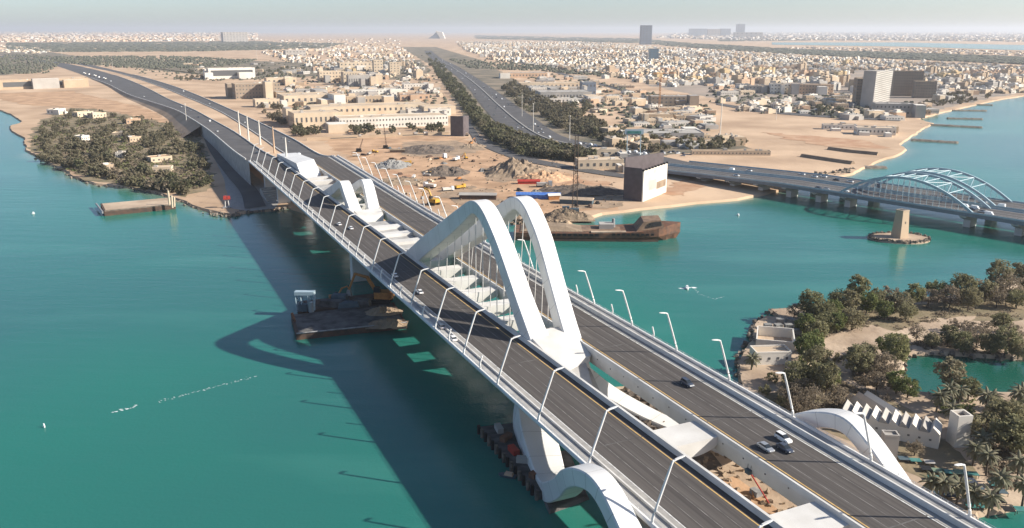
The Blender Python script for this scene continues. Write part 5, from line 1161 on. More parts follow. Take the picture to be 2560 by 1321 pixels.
rocks('site_debris', [tuple(B(rq.uniform(128, 190), rq.uniform(138, 162), ZL + .1)) for _ in range(170)], 'rubble_brown', 'loose brown stones on the sand between carriageways', 8, .3, 1.3)
for i, (x0, y0, x1, y1, wd) in enumerate([(2146, 420, 2215, 420, 6), (2278, 351, 2396, 358, 7), (2300, 312, 2456, 320, 6), (2368, 297, 2456, 299, 5), (2380, 277, 2466, 278, 5), (2420, 262, 2482, 264, 5)]):
    a, b = G(x0, y0, 0), G(x1, y1, 0); d = (b - a).normalized(); nn = Vector((-d.y, d.x, 0)); Rg = []
    n_ = 26
    for k in range(n_ + 1):
        c = a.lerp(b, k / n_); w_ = wd * (1 + .2 * noise.noise(c * .1)) * (.5 if k == n_ else 1); h = 1.6 + .6 * noise.noise(c * .23)
        Rg.append([c - nn * (w_ + 2) - Vector((0, 0, 1)), c - nn * w_ * .5 + Vector((0, 0, h)), c + nn * w_ * .5 + Vector((0, 0, h)), c + nn * (w_ + 2) - Vector((0, 0, 1))])
    o = link('groyne', MB().rings(Rg).mesh('groyne', 'rock'))
    tag(o, 'rock groyne reaching into the right-hand bay, %s from the near end' % ordw(i), 'groyne', 'groynes in the right-hand bay')
def bank(px, label, m='rubble_brown', h=3., w_=4):
    P = [G(x, y, ZL) for x, y in px]; Rg = []
    for i, c in enumerate(P):
        d = (P[min(i + 1, len(P) - 1)] - P[max(i - 1, 0)]).normalized(); nn = Vector((-d.y, d.x, 0))
        Rg.append([c - nn * w_ - Vector((0, 0, .3)), c - nn * w_ * .3 + Vector((0, 0, h)), c + nn * w_ * .3 + Vector((0, 0, h)), c + nn * w_ - Vector((0, 0, .3))])
    tag(link('earth_bank', MB().rings(Rg).mesh('earth_bank', m)), label, 'bank')
bank([(2072, 374), (2130, 382), (2195, 388)], 'straight earth bank on the right-hand sand spit, farther one'); bank([(2005, 392), (2070, 402), (2132, 411)], 'straight earth bank on the right-hand sand spit, nearer one')

# ------------------------------------------------------------------ stone pillar on its round island
pc = G(2248, 598, 0)
t = thing('stone_tower', 'weathered square stone tower standing on a round rubble island in the channel', 'tower', (pc.x, pc.y, ZL))
mb = MB(); 
for z0, z1, a, b in ((-1.0, 16.5, 3.7, 2.7),): mb.rings([[(-q, -q, z), (q, -q, z), (q, q, z), (-q, q, z)] for q, z in ((a, z0), (b, z1), (b + .15, z1 + .02), (b + .15, z1 + .8))])
o = lpart('shaft', mb, 'wall_beige', t); o.rotation_euler = (0, 0, .45)
o = lpart('roof_well', MB().box((0, 0, 17.35), (4.2, 4.2, .1)), 'dark_concrete', t); o.rotation_euler = (0, 0, .45)
o = lpart('window_slit', MB().box((0, -3.0, 9.5), (.8, .4, 1.4)), 'dark_concrete', t); o.rotation_euler = (0, 0, .45)
ring = [(pc.x + 18 * math.cos(a) * (1 + .04 * math.sin(3 * a)), pc.y + 12.5 * math.sin(a)) for a in [2 * math.pi * k / 48 for k in range(48)]]
land('pillar_island', ring, 1.3, 'pale_sand', 2.5, -1.5)
rocks('island_rim', [(pc.x + (17.6 + rq.uniform(-.5, 1.2)) * math.cos(a), pc.y + (12.2 + rq.uniform(-.5, 1.0)) * math.sin(a), rq.uniform(.4, 2.1)) for a in [rq.random() * 6.283 for _ in range(420)]], 'rock', 'ring of rough stones round the tower island', 9, .4, .9)

# ------------------------------------------------------------------ rusty ship beside the far shore
sb = G(1372, 603, 0); se = G(1684, 606, 0); sL = (se - sb).length; ang = math.atan2(se.y - sb.y, se.x - sb.x)
t = thing('rusty_ship', 'long rusty cargo ship with raised bow lying along the sandy shore', 'ship', (sb.x, sb.y, 0), ang)
st = [(-22, 11, 5.0), (0, 12, 5.0), (sL * .5, 12, 5.2), (sL * .75, 12, 6.4), (sL * .88, 11, 8.2), (sL * .95, 8, 9.2), (sL + 1, 4, 9.8), (sL + 5.5, .5, 10.2)]
hull = MB().rings([[(x if i < 6 else x - 3, 12 - w_ * .6, -1.5), (x, 12 - w_, h * .4), (x, 12 - w_, h), (x, 12 + w_, h), (x, 12 + w_, h * .4), (x if i < 6 else x - 3, 12 + w_ * .6, -1.5)][::-1] for i, (x, w_, h) in enumerate(st)])
lpart('hull', hull, 'rust', t); 
lpart('boot_stripe', MB().rings([[(x, 12 - w_ - .12, -.3), (x, 12 - w_ - .12, 1.4), (x, 12 - w_ + .1, 1.4), (x, 12 - w_ + .1, -.3)] for x, w_, h in st[:5]]), 'rust_dark', t)
lpart('hold', MB().box((sL * .22, 12, 5.35), (sL * .75, 17, .5)), 'deck_brown', t)
for k in range(11): lpart('fender', MB().box((k * 3.4 - 4, .1 - .2, 4.2), (2.2, .6, 1.5)), 'black', t)
for k in range(9): lpart('fender', MB().box((k * 3.0 + sL * .52, -.15, 4.7), (1.8, .6, 1.3)), 'black', t)
lpart('ramp_deck', MB().hexa([(sL * .34, .6, 5.2), (sL * .62, .6, 5.4), (sL * .62, 4, 5.6), (sL * .34, 4, 5.4), (sL * .34, .6, 5.9), (sL * .62, .6, 6.2), (sL * .62, 4, 6.2), (sL * .34, 4, 5.9)]), 'pale_sand', t)
fc = lpart('forecastle', MB().hexa([(sL * .70, 2, 6.0), (sL * .93, 3, 8.6), (sL * .93, 21, 8.6), (sL * .70, 22, 6.0), (sL * .76, 3, 12.0), (sL * .90, 4.5, 13.0), (sL * .90, 19, 13.0), (sL * .76, 21, 12.0)]), 'deck_brown', t)
lpart('bridge_window', MB().hexa([(sL * .80, 2.3, 9.0), (sL * .905, 3.2, 9.8), (sL * .905, 3.6, 9.8), (sL * .80, 2.7, 9.0), (sL * .81, 2.9, 11.6), (sL * .90, 3.9, 12.3), (sL * .90, 4.3, 12.3), (sL * .81, 3.3, 11.6)]), 'black', fc)
lpart('deck_house', MB().box((sL * .47, 14, 7), (9, 8, 3.4)), 'wall_grey', t); lpart('funnel', MB().tube([(sL * .53, 15, 6), (sL * .53, 15, 11.5)], [1.3, .9], 10), 'grey_metal', t)
lpart('spoil_heap', MB().hexa([(-18, 3, 5.4), (sL * .28, 3, 5.4), (sL * .28, 21, 5.4), (-18, 21, 5.4), (-10, 8, 8.2), (sL * .14, 7, 7.6), (sL * .14, 17, 7.8), (-10, 17, 8.8)]), 'rubble_brown', t)
for k in range(10): lpart('railing_post', MB().tube([(sL * (.86 + .012 * k), 4.2 + k * .25, 8.6), (sL * (.86 + .012 * k), 4.2 + k * .25, 10.4)], .09, 4), 'rust', t)
# lattice crane behind it
def lattice(mb, a, b, w0, w1, seg, r=.12):
    a, b = Vector(a), Vector(b); d = (b - a).normalized(); u = d.cross(Vector((0, 1, .01))).normalized(); v = d.cross(u)
    C = [[a.lerp(b, k / seg) + (u * sx_ + v * sy_) * lerp(w0, w1, k / seg) for sx_, sy_ in ((-1, -1), (1, -1), (1, 1), (-1, 1))] for k in range(seg + 1)]
    for j in range(4):
        mb.tube([c[j] for c in C], r, 4)
        for k in range(seg): mb.tube([C[k][j], C[k + 1][(j + 1) % 4]], r * .6, 3)
cp = G(1436, 540, ZL); t = thing('lattice_crane', 'tall dark lattice crane mast on the spoil heap behind the rusty ship', 'crane', tuple(cp))
mb = MB(); lattice(mb, (0, 0, 3), (.6, 0, 56), 1.7, 1.0, 22, .16); lpart('mast', mb, 'rust_dark', t)
lpart('cab', MB().box((0, 0, 3.2), (6, 5, 4.5)).box((-6, 1, 5), (5, 4, 3)), 'slate_blue', t)
for y in (-2.6, 2.6): lpart('track', MB().box((0, y, .8), (8, 1.2, 1.7)), 'black', t)

# ------------------------------------------------------------------ site machines
def mk_excavator(m):
    def f():
        t = thing('excavator', 'x', 'excavator', (0, 0, 0))
        for y in (-1.3, 1.3): lpart('track', MB().rings([[(x, y - .35, z0), (x, y + .35, z0), (x, y + .35, z1), (x, y - .35, z1)] for x, z0, z1 in ((-2.1, .35, .65), (-1.7, 0, .95), (1.7, 0, .95), (2.1, .35, .65))]), 'black', t)
        b = lpart('body', MB().box((-.5, 0, 1.75), (3.6, 2.6, 1.4)).box((-2.0, 0, 1.9), (1.0, 2.6, 1.2)), m, t)
        lpart('cab', MB().box((.7, .75, 2.7), (1.5, 1.0, 1.6), top=.85), 'glass', t)
        lpart('boom', MB().tube([(1.0, -.4, 1.8), (3.0, -.4, 5.2), (5.6, -.4, 5.9)], [.4, .38, .26], 6), m, t)
        lpart('arm', MB().tube([(5.5, -.4, 6.0), (7.0, -.4, 2.4)], [.3, .2], 6), m, t)
        lpart('bucket', MB().hexa([(6.5, -1, 1.2), (7.6, -1, 1.2), (7.6, .2, 1.2), (6.5, .2, 1.2), (6.7, -1, 2.4), (7.3, -1, 2.4), (7.3, .2, 2.4), (6.7, .2, 2.4)]), 'grey_metal', t)
        return t
    return Proto(f)
EX = mk_excavator('yellow'); EXD = mk_excavator('orange')
def mk_truck(mc, mbod, tank=False):
    def f():
        t = thing('truck', 'x', 'truck', (0, 0, 0))
        lpart('cab', MB().box((3.2, 0, 1.9), (2.0, 2.4, 2.5), top=.92), mc, t); lpart('windscreen', MB().box((4.17, 0, 2.4), (.12, 2.0, .9)), 'glass', t)
        lpart('chassis', MB().box((0, 0, .8), (8, 2.0, .4)), 'black', t)
        if tank: lpart('drum', MB().lathe([(0, -2.6), (1.0, -2.2), (1.35, 0), (1.0, 1.6), (.4, 2.2)]), mbod, t).rotation_euler = (0, 1.45, 0); t.children[-1].location = (-1.2, 0, 2.3)
        else: lpart('tipper', MB().rings([[(x, -1.25, .95), (x, 1.25, .95), (x, 1.35, 2.4), (x, -1.35, 2.4)] for x in (-3.8, 1.9)]), mbod, t)
        for x in (-2.8, -1.5, 2.9):
            for y in (-1.0, 1.0): lpart('wheel', MB().tube([(x, y - .2, .5), (x, y + .2, .5)], .52, 10), 'rubber', t)
        return t
    return Proto(f)
TR = {'white': mk_truck('car_white', 'wall_white'), 'orange': mk_truck('car_white', 'orange', True), 'grey': mk_truck('car_silver', 'wall_grey'), 'yellow': mk_truck('yellow', 'yellow')}
def site(pr, px, py, rz, sc, label, z=ZL): pr.put(G(px, py, z), rz, sc, label)
site(EX, 1084, 512, 2.4, 1.9, 'large yellow excavator with lowered arm beside the right carriageway')
site(EXD, 1178, 362, 1.0, 1.2, 'orange excavator at the foot of the back spoil heap')
site(EX, 1165, 398, 2.0, 1.0, 'small yellow excavator right of the orange mixer truck')
site(EXD, 1302, 430, .6, 1.2, 'orange excavator on the largest brown mound')
site(TR['orange'], 1100, 398, .5, 1.7, 'white mixer truck with orange drum in the middle of the site')
site(TR['white'], 1140, 402, 1.2, 1.3, 'white tipper truck beside the orange mixer truck')
site(TR['grey'], 1360, 468, .1, 1.6, 'grey and white flatbed truck in front of the dark rubble ridge')
site(TR['white'], 1075, 470, 2.6, 1.4, 'white tipper truck near the right carriageway railing')
site(TR['white'], 1120, 478, .4, 1.2, 'white truck left of the dark container row')
site(TR['yellow'], 1150, 472, .7, 1.2, 'yellow truck beside the container row')
site(TR['grey'], 990, 378, .3, 1.1, 'grey truck near the crawler cranes')
site(TR['yellow'], 683, 490, 1.1, 1.5, 'yellow truck in the shade beneath the bridge at the left shore')
for i, (x, y, lx, lz, lb) in enumerate([(897, 380, 5, 14, 'black crawler crane with short raised jib at the back of the site'), (964, 372, -1, 26, 'crawler crane with tall thin lattice jib at the back of the site'), (963, 342, -14, 16, 'cream crane jib leaning left behind the site'), (1165, 340, -9, 10, 'small crane with pale jib beside the brown billboard')]):
    t = thing('crawler_crane', lb, 'crane', tuple(G(x, y, ZL))); lpart('cab', MB().box((0, 0, 2.2), (5, 3.4, 2.8)), 'black' if i < 2 else 'pale_sand', t)
    for yy in (-1.9, 1.9): lpart('track', MB().box((0, yy, .7), (6, 1, 1.5)), 'black', t)
    mb = MB(); lattice(mb, (1, 0, 2.5), (lx, 0, lz), .6, .25, 8, .12); lpart('jib', mb, 'rust_dark' if i < 2 else 'pale_sand', t)
def shed(px0, px1, py, h, dep, m, label, roof_m, rz=0.):
    a, b = G(px0, py, ZL), G(px1, py, ZL); c = (a + b) / 2; wd = (b - a).length
    t = thing('shed', label, 'shed', tuple(c), rz); lpart('wall', MB().box((0, dep / 2, h / 2), (wd, dep, h + .3)), m, t)
    lpart('roof', MB().rings([[(-wd / 2 - .4, y, z) for y, z in ((-.4, h + .16), (dep + .4, h + .16), (dep / 2, h + 1.6))], [(wd / 2 + .4, y, z) for y, z in ((-.4, h + .16), (dep + .4, h + .16), (dep / 2, h + 1.6))]]), roof_m, t)
shed(1290, 1400, 498, 3, 8, 'blue_tarp', 'long shed under blue sheeting on the site', 'blue_tarp', -.1)
shed(1398, 1480, 512, 3.4, 9, 'slate_blue', 'dark shed with pale tan roof near the wedge billboard', 'pale_sand', -.25)
shed(1148, 1240, 500, 3.4, 8, 'rust_dark', 'row of dark containers behind the main arch', 'roof_grey', -.05)
shed(1372, 1402, 500, 3.0, 6, 'orange', 'small orange box hut at the end of the blue shed', 'wall_white', .2)
shed(1295, 1350, 461, 2.2, 5, 'red', 'low red tank trailer in front of the orange mound', 'red', .05)
shed(975, 1012, 382, 2.4, 5, 'rust_dark', 'dark hut beside the crawler cranes', 'rubble_brown', .1)
cq = random.Random(44)
for i in range(24):
    x, y = cq.uniform(900, 1520), cq.uniform(365, 525)
    if not inpoly(x, y, [(880, 375), (1160, 350), (1290, 410), (1500, 470), (1520, 520), (1240, 525), (1060, 500), (920, 420)]): continue
    w_ = cq.uniform(12, 40); mound(x - w_ / 2, x + w_ / 2, y, cq.uniform(1, 3), cq.uniform(.6, 1.2), cq.choice(['rubble_dark', 'rubble_brown', 'rubble_grey', 'orange_sand', 'rubble_brown']), 'small heap of spoil on the construction site, %s placed from the back' % ordw(i), 40 + i)
for i, (x, y) in enumerate(sorted((cq.uniform(900, 1530), cq.uniform(370, 528)) for _ in range(44))):
    pass
    if not inpoly(x, y, [(880, 375), (1160, 350), (1290, 410), (1500, 470), (1530, 525), (1240, 528), (1060, 500), (920, 420)]): continue
    l_ = cq.uniform(3, 8); m = cq.choice(['rust_dark', 'wall_white', 'grey_metal', 'black', 'orange', 'wall_cream', 'slate_blue', 'rust_dark', 'bark'])
    o = link('material_stack', MB().box((0, 0, .6), (l_, 2.2, 1.4)).box((l_ * .1, .2, 1.6), (l_ * .6, 1.6, .8)).box((-l_ * .3, -1.8, .3), (l_ * .5, 1.0, .7)).mesh('material_stack', m), None, G(x, y, ZL), cq.random() * 3)
    tag(o, 'stack of %s material on the construction site, %s counted from left' % ({'rust_dark': 'rusty', 'wall_white': 'white', 'grey_metal': 'grey', 'wall_cream': 'cream', 'slate_blue': 'dark blue', 'bark': 'brown'}.get(m, m), ordw(i)), 'stack', 'material stacks on the site')
for i, (x, y) in enumerate([(212, 186), (225, 189), (238, 192), (250, 196), (262, 199)]):
    site(TR['white' if i % 2 == 0 else 'orange'], x, y, 2.4, 1.6, 'truck in the queue on the far left approach road, %s from the left' % ordw(i), 3.2)
for i in range(9):
    site(TR[['white', 'grey', 'yellow'][i % 3]], 890 + i * 24 + (i % 2) * 9, 392 + i * 9 - (i % 3) * 14, i * 1.3, .9, 'small site truck scattered on the dirt, %s from the left' % ordw(i))
# masts, posts and cranes
def mast(name, px, pyb, pyt, r, m, label, cat='mast', arm=0, z0=ZL):
    p = G(px, pyb, z0); _, _, dp = PJ(p); h = (pyb - pyt) * dp / F / math.cos(TH) * .97
    t = thing(name, label, cat, tuple(p)); lpart('pole', MB().tube([(0, 0, -.4), (0, 0, h * .5), (0, 0, h)], [r, r * .8, r * .55], 7), m, t)
    if arm: lpart('lamp_ring', MB().lathe([(.3, h - .2), (arm, h), (arm, h + .5), (.3, h + .7)], k=10), m, t)
    return t, h
for i, (x, yb, yt) in enumerate([(600, 340, 278), (622, 352, 293), (651, 362, 302), (686, 382, 318), (717, 402, 345)]):
    z = lerp(17, 22, i / 4); mast('median_mast', x, yb, yt, .95, 'wall_white' if i != 3 else 'wall_peach', 'thick wrapped mast standing in the sandy median, %s from the far end' % ordw(i), 'mast', 0, z)
for i, (x, yb, yt) in enumerate([(282, 172, 143), (155, 140, 122), (643, 150, 100), (1305, 292, 240), (1333, 330, 262), (1424, 352, 292), (1800, 340, 250), (1940, 300, 272), (468, 320, 262), (2129, 300, 262)]):
    mast('light_mast', x, yb, yt, .45 if i != 6 else .7, 'wall_white', 'tall pale floodlight mast rising over the land, %s from the left' % ordw(sorted([282, 155, 643, 1305, 1333, 1424, 1800, 1940, 468, 2129]).index(x)), 'light mast', .9)
p = G(1648, 272, ZL); t = thing('tower_crane', 'orange tower crane over the dark concrete frame', 'crane', tuple(p))
mb = MB(); lattice(mb, (0, 0, 0), (0, 0, 56), 1.1, 1.1, 14, .25); lpart('mast', mb, 'orange', t); mb = MB(); lattice(mb, (-12, 0, 57), (26, 6, 58), .8, .5, 12, .2); lpart('jib', mb, 'orange', t)
# red rig and jetty by the left shore
rp = G(568, 520, ZL); t = thing('piling_rig', 'red and white piling rig on the rocks at the left shore', 'piling rig', tuple(rp), .3, None, .75)
for x in (-2, 2): lpart('leg', MB().tube([(x, 0, -.5), (x * .6, 0, 9)], .55, 6), 'white_concrete', t)
lpart('machine_house', MB().box((-1.2, 0, 10.2), (3.6, 4, 3.4), top=.8).box((2.2, .3, 10.0), (3.0, 4, 3.0), top=.8), 'red', t); lpart('base', MB().box((0, 0, .5), (8, 5, 1.2)), 'grey_metal', t)
def barge(name, px, label, h, m, mdeck, z0=-.8):
    P = [G(x, y, 0) for x, y in px]; c = sum(P, Vector()) / 4; t = thing(name, label, 'barge', (c.x, c.y, 0))
    wpart('hull', MB().rings([[(p.x, p.y, z) for p in P] for z in (z0, h)]), m, t); Pd = [p.lerp(c, .05) for p in P]
    wpart('deck', MB().rings([[(p.x, p.y, z) for p in Pd] for z in (h - .05, h + .12)]), mdeck, t); return t, P, c
t, P, c = barge('sand_barge', [(262, 541), (440, 523), (432, 504), (252, 520)], 'flat sand-covered barge moored by the left shore', 3.2, 'rust_dark', 'pale_sand')
wpart('bow_ramp', MB().tube([P[0] + Vector((-1, 0, 2.6)), P[3] + Vector((-3, 0, 3.0))], .8, 6), 'grey_metal', t)
for i, (x, y) in enumerate([(424, 514), (431, 520), (436, 517)]): q = G(x, y, 3); wpart('spud_pile', MB().tube([q, q + Vector((.3 * i, 0, 11 - i * 2))], .7, 7), 'wall_cream', t)
wpart('side_wall', MB().box(((P[0].x + P[1].x) / 2, (P[0].y + P[1].y) / 2 + .6, 3.5), ((P[1] - P[0]).length, .5, .9), math.atan2(P[1].y - P[0].y, P[1].x - P[0].x)), 'rock', t)
# work barge beneath the bridge
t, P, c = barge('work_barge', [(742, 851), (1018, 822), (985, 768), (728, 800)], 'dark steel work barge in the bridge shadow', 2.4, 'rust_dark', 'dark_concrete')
for x, y, lb in ((975, 782, 'earth_heap'), (985, 812, 'earth_heap')):
    q = G(x, y, 2.4); o = link('earth_heap', mound_mesh(8, 5.0, 2.6, 'rubble_brown', x), t); o.location = q - t.location + Vector((-3, 0, .05))
wpart('mooring_post', MB().tube([G(740, 812, 1), G(735, 812, 1) + Vector((-.6, 0, 5.5))], .6, 6), 'rust', t)
wpart('rail', MB().tube([P[0] + Vector((0, 0, 3)), P[1] + Vector((0, 0, 3))], .35, 5), 'grey_metal', t)
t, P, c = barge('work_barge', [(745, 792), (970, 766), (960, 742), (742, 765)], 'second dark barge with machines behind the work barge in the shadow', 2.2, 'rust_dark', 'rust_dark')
for x, y, sx_, h in ((830, 766, 12, 3), (872, 768, 10, 2.6), (905, 764, 9, 3.2), (850, 756, 8, 4)):
    q = G(x, y, 2.2); wpart('machine_box', MB().box((q.x, q.y, 2.2 + h / 2), (sx_, 4.5, h), R.uniform(-.2, .2), top=.85), R.choice(['dark_concrete', 'rust_dark', 'slate_blue']), t)
q = G(765, 778, 2.2)
tt = thing('pump_tower', 'blue and white steel pump frame on the left end of the barges', 'pump', (q.x, q.y, 2.2))
mb = MB(); lattice(mb, (-2.6, 0, 0), (-3, 0, 9), 1.2, 1.2, 5, .22); lattice(mb, (2.6, 0, 0), (3, 0, 8.5), 1.2, 1.4, 5, .22); mb.box((0, 0, 8.8), (9, 3.2, 1.6)); lpart('frame', mb, 'steel_blue', tt)
lpart('cylinder', MB().tube([(3, -2.2, 0), (3, -2.2, 5)], 1.0, 9), 'car_silver', tt); lpart('engine', MB().box((-1, -.5, 2), (4, 3, 3.2)), 'slate_blue', tt)
q = G(955, 757, 2.2); EXB = mk_excavator('orange'); EXB.put((q.x, q.y, 2.35), math.pi - .1, 2.3, 'long-armed brown excavator standing on the dark barge beside the bridge')
q = G(838, 752, 2.2); EXB2 = mk_excavator('orange'); EXB2.put((q.x, q.y, 2.35), .4, 1.1, 'small ochre excavator with raised arm on the dark barge')
# moorings and debris beside the near pier
for i, (x, y, lx, ly, m, lb) in enumerate([(1268, 1192, 5.5, 2.4, 'wall_peach', 'small dinghy with orange-pink canopy beside the dark pier platform'), (1718, 722, 4.5, 1.8, 'car_white', 'white speedboat throwing spray in the right channel'), (1845, 539, 2.4, 1.1, 'car_white', 'tiny white boat in the right channel'), (110, 1069, .8, .5, 'car_white', 'tiny white buoy boat near the left edge'), (2470, 686, 1.8, .9, 'car_white', 'tiny white boat off the near island, left one'), (2512, 692, 1.8, .9, 'car_white', 'tiny white boat off the near island, right one'), (83, 535, 2.2, 1.0, 'car_white', 'tiny white boat off the left promontory')]):
    t = thing('boat', lb, 'boat', tuple(G(x, y, 0)), R.random() * 6)
    lpart('hull', MB().rings([[(xx * lx / 2, -w_ * ly / 2, .7), (xx * lx / 2, w_ * ly / 2, .7), (xx * lx / 2, w_ * ly / 3, -.3), (xx * lx / 2, -w_ * ly / 3, -.3)] for xx, w_ in ((-1, .8), (0, 1), (.6, .8), (1, .08))]), m if i else 'slate_blue', t)
    lpart('cabin', MB().box((-.1 * lx, 0, 1.0), (lx * .5, ly * .7, .9), top=.8), m, t)
pf = [G(x, y, 0) for x, y in ((1200, 1085), (1290, 1075), (1400, 1245), (1345, 1250))]; c = sum(pf, Vector()) / 4
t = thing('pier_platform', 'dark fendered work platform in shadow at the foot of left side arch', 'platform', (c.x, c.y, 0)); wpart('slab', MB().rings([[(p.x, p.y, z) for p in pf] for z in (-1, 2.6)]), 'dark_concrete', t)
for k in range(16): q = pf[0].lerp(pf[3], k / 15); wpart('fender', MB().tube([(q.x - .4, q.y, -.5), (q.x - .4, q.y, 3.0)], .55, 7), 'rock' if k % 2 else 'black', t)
for k, (u, v, m) in enumerate([(.25, .5, 'rust'), (.45, .4, 'red'), (.6, .5, 'wall_grey'), (.8, .55, 'rust'), (.1, .5, 'wall_grey')]):
    q = pf[0].lerp(pf[3], u).lerp(pf[1].lerp(pf[2], u), v * .8); wpart('crate', MB().box((q.x, q.y, 3.4), (4.5, 2, 1.7), 1.0 + k), m, t)
# drilling tool and bits on the sand between the carriageways
q = B(160, 150, ZL); t = thing('drill_rig', 'red slanted drilling arm on the orange sand between carriageways', 'drill rig', tuple(q), BANG)
lpart('arm', MB().tube([(-4, 0, .3), (4.5, 0, 5.5)], .22, 6), 'red', t); lpart('base', MB().box((1.5, 0, .8), (3, 2, 1.6)), 'grey_metal', t); lpart('hose', MB().tube([(-3, 1, .2), (0, 2, .3), (2, .8, 1.2)], .15, 5), 'orange', t)
q = B(150.5, 136.8, 18.2); t = thing('hanging_cradle', 'dark inspection cradle hanging on the inner face of right carriageway', 'cradle', tuple(q), BANG)
lpart('basket', MB().box((0, 0, -.5), (1.6, 1.3, 1.2)), 'slate_blue', t)
for x in (-.6, .6): lpart('rope', MB().tube([(x, 0, 0), (x, -.6, 4.6)], .07, 4), 'black', t)

# ------------------------------------------------------------------ near island buildings
def isl_box(name, label, px0, px1, py, h, dep, m, rot, wins=0, roof='roof_tan', cat='building', parapet=.7):
    a, b = G(px0, py, ZL), G(px1, py, ZL); wd = (b - a).length; t = thing(name, label, cat, tuple((a + b) / 2), rot)
    lpart('wall', MB().box((0, dep / 2, h / 2 - .25), (wd, dep, h + .5)), m, t); pr = MB(); e = .45
    for cx_, cy_, sx_, sy_ in ((0, e / 2 - .06, wd + .12, e), (0, dep - e / 2 + .06, wd + .12, e), (-wd / 2 + e / 2 - .06, dep / 2, e, dep - 2 * e + .1), (wd / 2 - e / 2 + .06, dep / 2, e, dep - 2 * e + .1)): pr.box((cx_, cy_, h + parapet / 2), (sx_, sy_, parapet))
    lpart('parapet', pr, m, t); lpart('roof', MB().box((0, dep / 2, h + .06), (wd - 2 * e, dep - 2 * e, .1)), roof, t)
    for k in range(wins): w_ = lpart('window', MB().box((lerp(-wd / 2, wd / 2, (k + .5) / wins), -.02, h * .55), (.9, .14, 1.1)), 'window_dark', t); lpart('sill', MB().box((lerp(-wd / 2, wd / 2, (k + .5) / wins), -.1, h * .55 - .62), (1.1, .25, .1)), m, w_)
    return t, wd
isl_box('shore_house', 'white flat-roofed house with small windows on the near island shore', 1888, 1978, 912, 4.6, 7.5, 'wall_white', .08, 4)
a, b, c_, d_ = G(1890, 872, ZL), G(1985, 880, ZL), G(1980, 845, ZL), G(1893, 838, ZL)
for v in (a, b, c_, d_): v.z = 0
t = thing('walled_court', 'roofless white walled court with a blue boat inside', 'court', (a.x, a.y, 0))
for i, (p, q) in enumerate(((a, b), (b, c_), (c_, d_), (d_, a))): slab_panel(p, q, ZL + 4.2, .5, 'wall', 'wall_white', t, ZL - .4)
q = a.lerp(c_, .45); t = thing('boat', 'dark blue boat lying inside the walled court', 'boat', (q.x, q.y, ZL + .05), .1)
lpart('hull', MB().rings([[(x, -w_, 1.0), (x, w_, 1.0), (x, w_ * .6, 0), (x, -w_ * .6, 0)] for x, w_ in ((-3, .7), (0, 1.0), (2.2, .7), (3.2, .08))]), 'slate_blue', t); lpart('thwart', MB().box((0, 0, .95), (.5, 1.7, .12)), 'bark', t)
k = 0
for j in range(3):
    for i in range(4):
        if (i, j) in ((3, 2), (0, 2)): continue
        q = G(1915 + i * 26 + j * 4, 836 - j * 14, ZL); o = link('concrete_block', MB().box((0, 0, 1.0), (3.4, 2.9, 2.3), 0, 0, .95).mesh('concrete_block', 'rubble_grey'), None, q, R.uniform(-.3, .3))
        tag(o, 'large pale concrete block stacked on the island tip, %s from the walled court' % ordw(k), 'block', 'concrete blocks on the island tip'); k += 1
# saw-tooth hall
a, b = G(2095, 1068, ZL), G(2345, 1124, ZL); d = (b - a); ang = math.atan2(d.y, d.x); wd = d.length
t = thing('sawtooth_hall', 'long white hall with a saw-tooth roof of sunlit ridges beside the bridge', 'hall', tuple(a), ang)
lpart('wall', MB().box((wd / 2, 4, 2.3), (wd, 8, 5.2)), 'wall_white', t)
nt_ = 10
for k in range(nt_):
    x0 = wd * k / nt_; x1 = wd * (k + 1) / nt_ - .12
    lpart('roof_ridge', MB().rings([[(x0, y, 4.92), (x1, y, 4.92), (x1 - .15, y, 5.2), (x0 + (x1 - x0) * .3, y, 6.9)] for y in (-.25, 8.25)]), 'wall_white' if k % 2 else 'roof_grey', t)
for k in range(9): lpart('window', MB().box((wd * (k + .7) / 9.5, -.03, 2.6), (.7, .15, .6)), 'window_dark', t)
a, b = G(2140, 1035, ZL), G(2222, 1048, ZL); t = thing('glasshouse', 'narrow shed with long parallel ridged roofs behind the saw-tooth hall', 'shed', tuple((a + b) / 2), .25); wd = (b - a).length
lpart('wall', MB().box((0, 0, 1.8), (wd, 16, 4.0)), 'wall_grey', t)
for k in range(3): x = lerp(-wd / 2, wd / 2, (k + .5) / 3); w_ = wd / 3 * .46; lpart('roof_ridge', MB().rings([[(x - w_, y, 3.82), (x + w_, y, 3.82), (x, y, 5.6)] for y in (-8.2, 8.2)]), ['wall_cream', 'roof_grey', 'wall_white'][k], t)
q = G(2402, 1118, ZL); t = thing('water_tower', 'square open-topped pale concrete tower right of the saw-tooth hall', 'tower', tuple(q), .1)
lpart('shaft', MB().box((0, 2, 4.6), (4.6, 4.6, 9.8)), 'wall_white', t); pr = MB()
for cx_, cy_, sx_, sy_ in ((0, -.05, 4.7, .5), (0, 4.05, 4.7, .5), (-2.1, 2, .5, 3.5), (2.1, 2, .5, 3.5)): pr.box((cx_, cy_, 10.1), (sx_, sy_, 1.2))
lpart('rim', pr, 'wall_white', t); lpart('tank_floor', MB().box((0, 2, 9.55), (3.6, 3.5, .1)), 'wall_brown', t)
isl_box('pump_house', 'tall grey concrete block close behind the right side arch', 2205, 2240, 1158, 8.5, 3.4, 'wall_grey', -.1, 0, 'roof_grey')
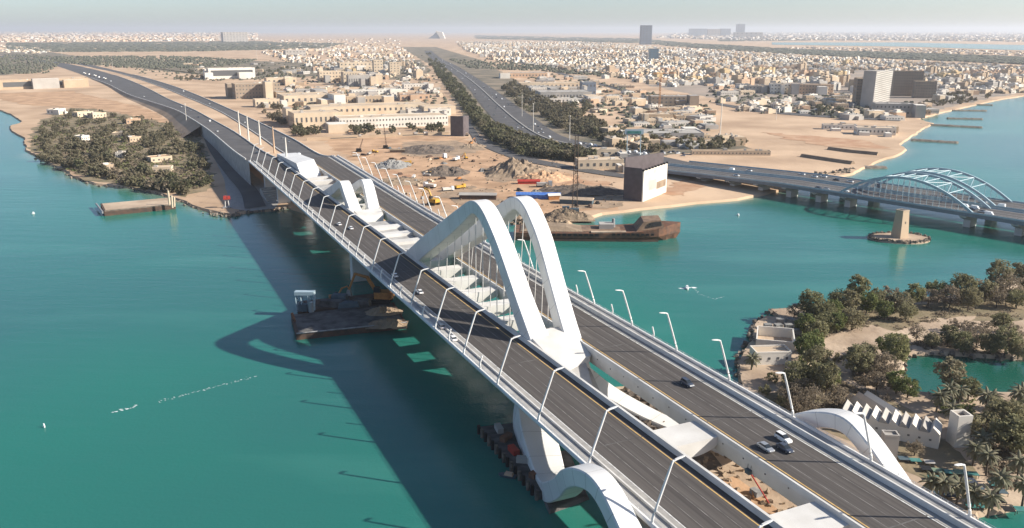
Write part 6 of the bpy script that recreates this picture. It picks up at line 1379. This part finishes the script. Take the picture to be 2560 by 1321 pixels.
# covered frames (nets and sheets) on the ground
rq2 = random.Random(9); k = 0
for j in range(6):
    for i in range(7):
        x = 2268 + i * 30 + j * 22; y = 1148 + j * 22 + i * 3
        if rq2.random() < .22 or (i, j) in ((6, 0), (6, 1), (5, 0)): continue
        m = rq2.choice(['teal', 'slate_blue', 'slate_blue', 'green_net', 'teal', 'roof_grey', 'black']); q = G(x + rq2.uniform(-3, 3) - 8, y + rq2.uniform(-2, 2) + 6, ZL)
        t = thing('covered_frame', '%s sheet-covered growing frame beside the right side arch, %s from the arch' % ({'teal': 'teal', 'slate_blue': 'dark blue', 'green_net': 'pale green', 'roof_grey': 'grey', 'black': 'black'}[m], ordw(k)), 'frame', tuple(q), -.12, 'covered frames beside the side arch'); k += 1
        w_ = rq2.uniform(2.8, 3.3); l_ = rq2.uniform(2.2, 3.0); lpart('cover', MB().box((0, 0, .95), (w_, l_, .12)), m, t)
        for sx_ in (-1, 1):
            for sy_ in (-1, 1): lpart('leg', MB().box((sx_ * w_ * .44, sy_ * l_ * .44, .42), (.12, .12, 1.0)), 'bark', t)
for i, (x, y) in enumerate([(1912, 985), (1955, 1015), (1930, 955), (2095, 905)]):
    tree('shrub', G(x, y, ZL), .9, 'low grey shrub on the sandy ground right of the bridge, %s from left' % ordw(i), 'shrubs by the bridge', R, 'shrub')

# ------------------------------------------------------------------ foam on the water
def foam(pts, label, wmin, wmax, seed):
    q = random.Random(seed); mb = MB()
    for i in range(len(pts) - 1):
        a, b = G(*pts[i], .04), G(*pts[i + 1], .04); n_ = max(2, int((b - a).length / .5))
        for k in range(n_):
            if noise.noise(a.lerp(b, k / n_) * .12) < -.28: continue
            c = a.lerp(b, k / n_) + Vector((q.gauss(0, .5), q.gauss(0, .5), 0)); r_ = q.uniform(wmin, wmax); aa = q.random() * 6
            mb.add([(c.x + r_ * (1.8 if j % 2 else .6) * math.cos(aa + j * 1.05), c.y + r_ * .6 * math.sin(aa + j * 1.05), .03 + .004 * (k % 5)) for j in range(6)], [(0, 1, 2, 3, 4, 5)])
    stuff('foam', mb, 'foam', label, 'foam')
foam([(282, 1032), (348, 1012)], 'patch of white foam at the near end of the long streak on left water', .15, .5, 1)
foam([(395, 1005), (470, 985), (560, 962), (640, 941)], 'long thin white foam streak on the left water', .08, .3, 2)
foam([(1700, 722), (1735, 718)], 'white spray round the speedboat in right channel', .4, 1.1, 3)
foam([(1735, 722), (1752, 738), (1785, 748), (1810, 742)], 'thin curling wake behind the speedboat in right channel', .06, .22, 4)

# ------------------------------------------------------------------ haze: even thin air round the whole scene
hz = MB().box((0, 30000, 160), (139000, 66000, 326))
ho = link('haze', hz.mesh('haze', 'foam')); ho['kind'] = 'stuff'; tag(ho, 'thin pale haze veiling the far land and the horizon', 'haze')
hm = bpy.data.materials.new('haze'); hm.use_nodes = True; t_ = hm.node_tree; t_.nodes.clear()
pv = t_.nodes.new('ShaderNodeVolumePrincipled'); pv.inputs['Density'].default_value = 4.6e-5; pv.inputs['Color'].default_value = (.93, .95, 1.0, 1); pv.inputs['Anisotropy'].default_value = 0.2
om = t_.nodes.new('ShaderNodeOutputMaterial'); t_.links.new(pv.outputs[0], om.inputs['Volume'])
ho.data.materials.clear(); ho.data.materials.append(hm)
